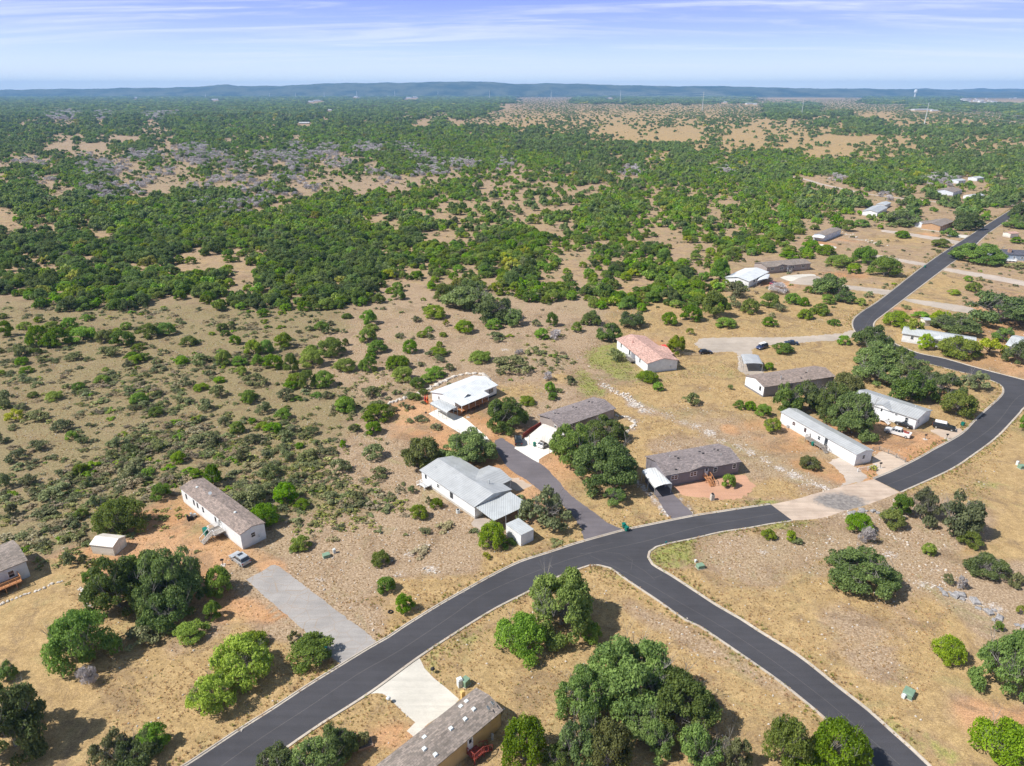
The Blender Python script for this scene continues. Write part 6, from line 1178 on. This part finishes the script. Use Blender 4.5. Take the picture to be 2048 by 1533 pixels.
for cx_,cy_,rx,ry,n in ((640,1000,150,60,130),(620,940,120,50,90),(560,880,140,60,80),(1085,700,60,60,50),(250,1010,120,60,60),(130,1120,90,30,20),(650,1055,80,30,14),(700,760,120,60,60)):   # prickly pear patches
    for _ in range(n):
        px_,py_=RB.gauss(cx_,rx*.5),RB.gauss(cy_,ry*.5); p=g(px_,py_)
        if blocked(p.x,p.y,.8): continue
        r=RB.uniform(.4,1.1); pb.append((p.x,p.y,0,r,r*.7,RB.uniform(0,6.28),4))
ob=scatter('low_brush',pb,br)
for _ in range(230000):
    Y=48+ (RB.random()**.75)*215; X=RB.uniform(-.82,.82)*Y; wv,ww=wat(X,Y)
    d=.75*wv[0]+.45*wv[3]+.3+.5*wv[1]; d*= .35+1.*clump(X*3.1,Y*2.7)
    if RB.random()>d*.62: continue
    if blocked(X,Y): continue
    s_=RB.uniform(.13,.34)*(1+.5*wv[1]); (pgg if RB.random()<wv[1]*.9 else pg).append((X,Y,0,s_,s_*RB.uniform(.6,1.),RB.uniform(0,6.28),RB.randrange(3)))
    if RB.random()<.02+.09*wv[3]+.12*ww: s2=RB.uniform(.06,.22)*(1+ww*.8); ps.append((X+.5,Y,0,s2,s2,RB.uniform(0,6.28),RB.randrange(3)))
scatter('dry_grass_tufts',pg,[tuft(i,16,LM['grass'],.75,.9,.06) for i in range(3)]); scatter('green_grass_tufts',pgg,[tuft(i+9,16,LM['ggrass'],1.1,.6,.06) for i in range(3)])
# taller weeds leaning over the kerbs
pk=[]
for edge,sd_ in((a1,1),(a2,1),(a3,1),(b3,1),(b1,1)):
    n=len(edge)
    for i in range(n-1):
        d=(edge[i+1]-edge[i]).normalized(); o_=Vector((-d.y,d.x,0))*sd_
        for _ in range(7):
            p=edge[i].lerp(edge[i+1],RB.random())+o_*(.45+abs(RB.gauss(0,1.))); 
            if RB.random()<.3+.7*clump(p.x*4,p.y*4) and not blocked(p.x,p.y): s_=RB.uniform(.3,.62); pk.append((p.x,p.y,0,s_,s_,RB.uniform(0,6.28),RB.randrange(4)))
scatter('kerb_weeds',pk,[tuft(i+20,18,LM['grass'],1.,.6,.06) for i in range(2)]+[tuft(i+30,18,LM['ggrass'],1.,.6,.06) for i in range(2)])
rk=[]
for sd_ in range(3):
    r=random.Random(sd_); m_=MB(); v=[]
    for z,k in((0,1),(.5,.95),(.8,.5)):
        for i in range(5): a=i*1.257+r.uniform(-.2,.2); kk=k*r.uniform(.75,1.1); v.append((math.cos(a)*kk,math.sin(a)*kk*.75,z*r.uniform(.8,1)))
    m_.add(v,[(i,(i+1)%5,5+(i+1)%5,5+i) for i in range(5)]+[(5+i,5+(i+1)%5,10+(i+1)%5,10+i) for i in range(5)]+[(10,11,12,13,14)])
    me=bpy.data.meshes.new('stone'); me.from_pydata(m_.v,[],m_.f); me.materials.append(M['stone']); rk.append(me)
scatter('scattered_stones',ps,rk)
print('tufts',len(pg),len(pgg),'brush',len(pb),'stones',len(ps),'weeds',len(pk))
# ------------------------------------------------------------------ air
HZ=0.00007
if HZ:
    o=MB().box(-16200,-300,-60,16200,16300,262).build('haze',None); o['kind']='stuff'
    m=bpy.data.materials.new('haze'); m.use_nodes=True; nt=m.node_tree; nt.nodes.clear(); out=nt.nodes.new('ShaderNodeOutputMaterial'); v=nt.nodes.new('ShaderNodeVolumePrincipled'); v.inputs['Color'].default_value=(.29,.57,1.,1); v.inputs['Density'].default_value=HZ; v.inputs['Anisotropy'].default_value=.0; nt.links.new(v.outputs[0],out.inputs['Volume']); o.data.materials.append(m)
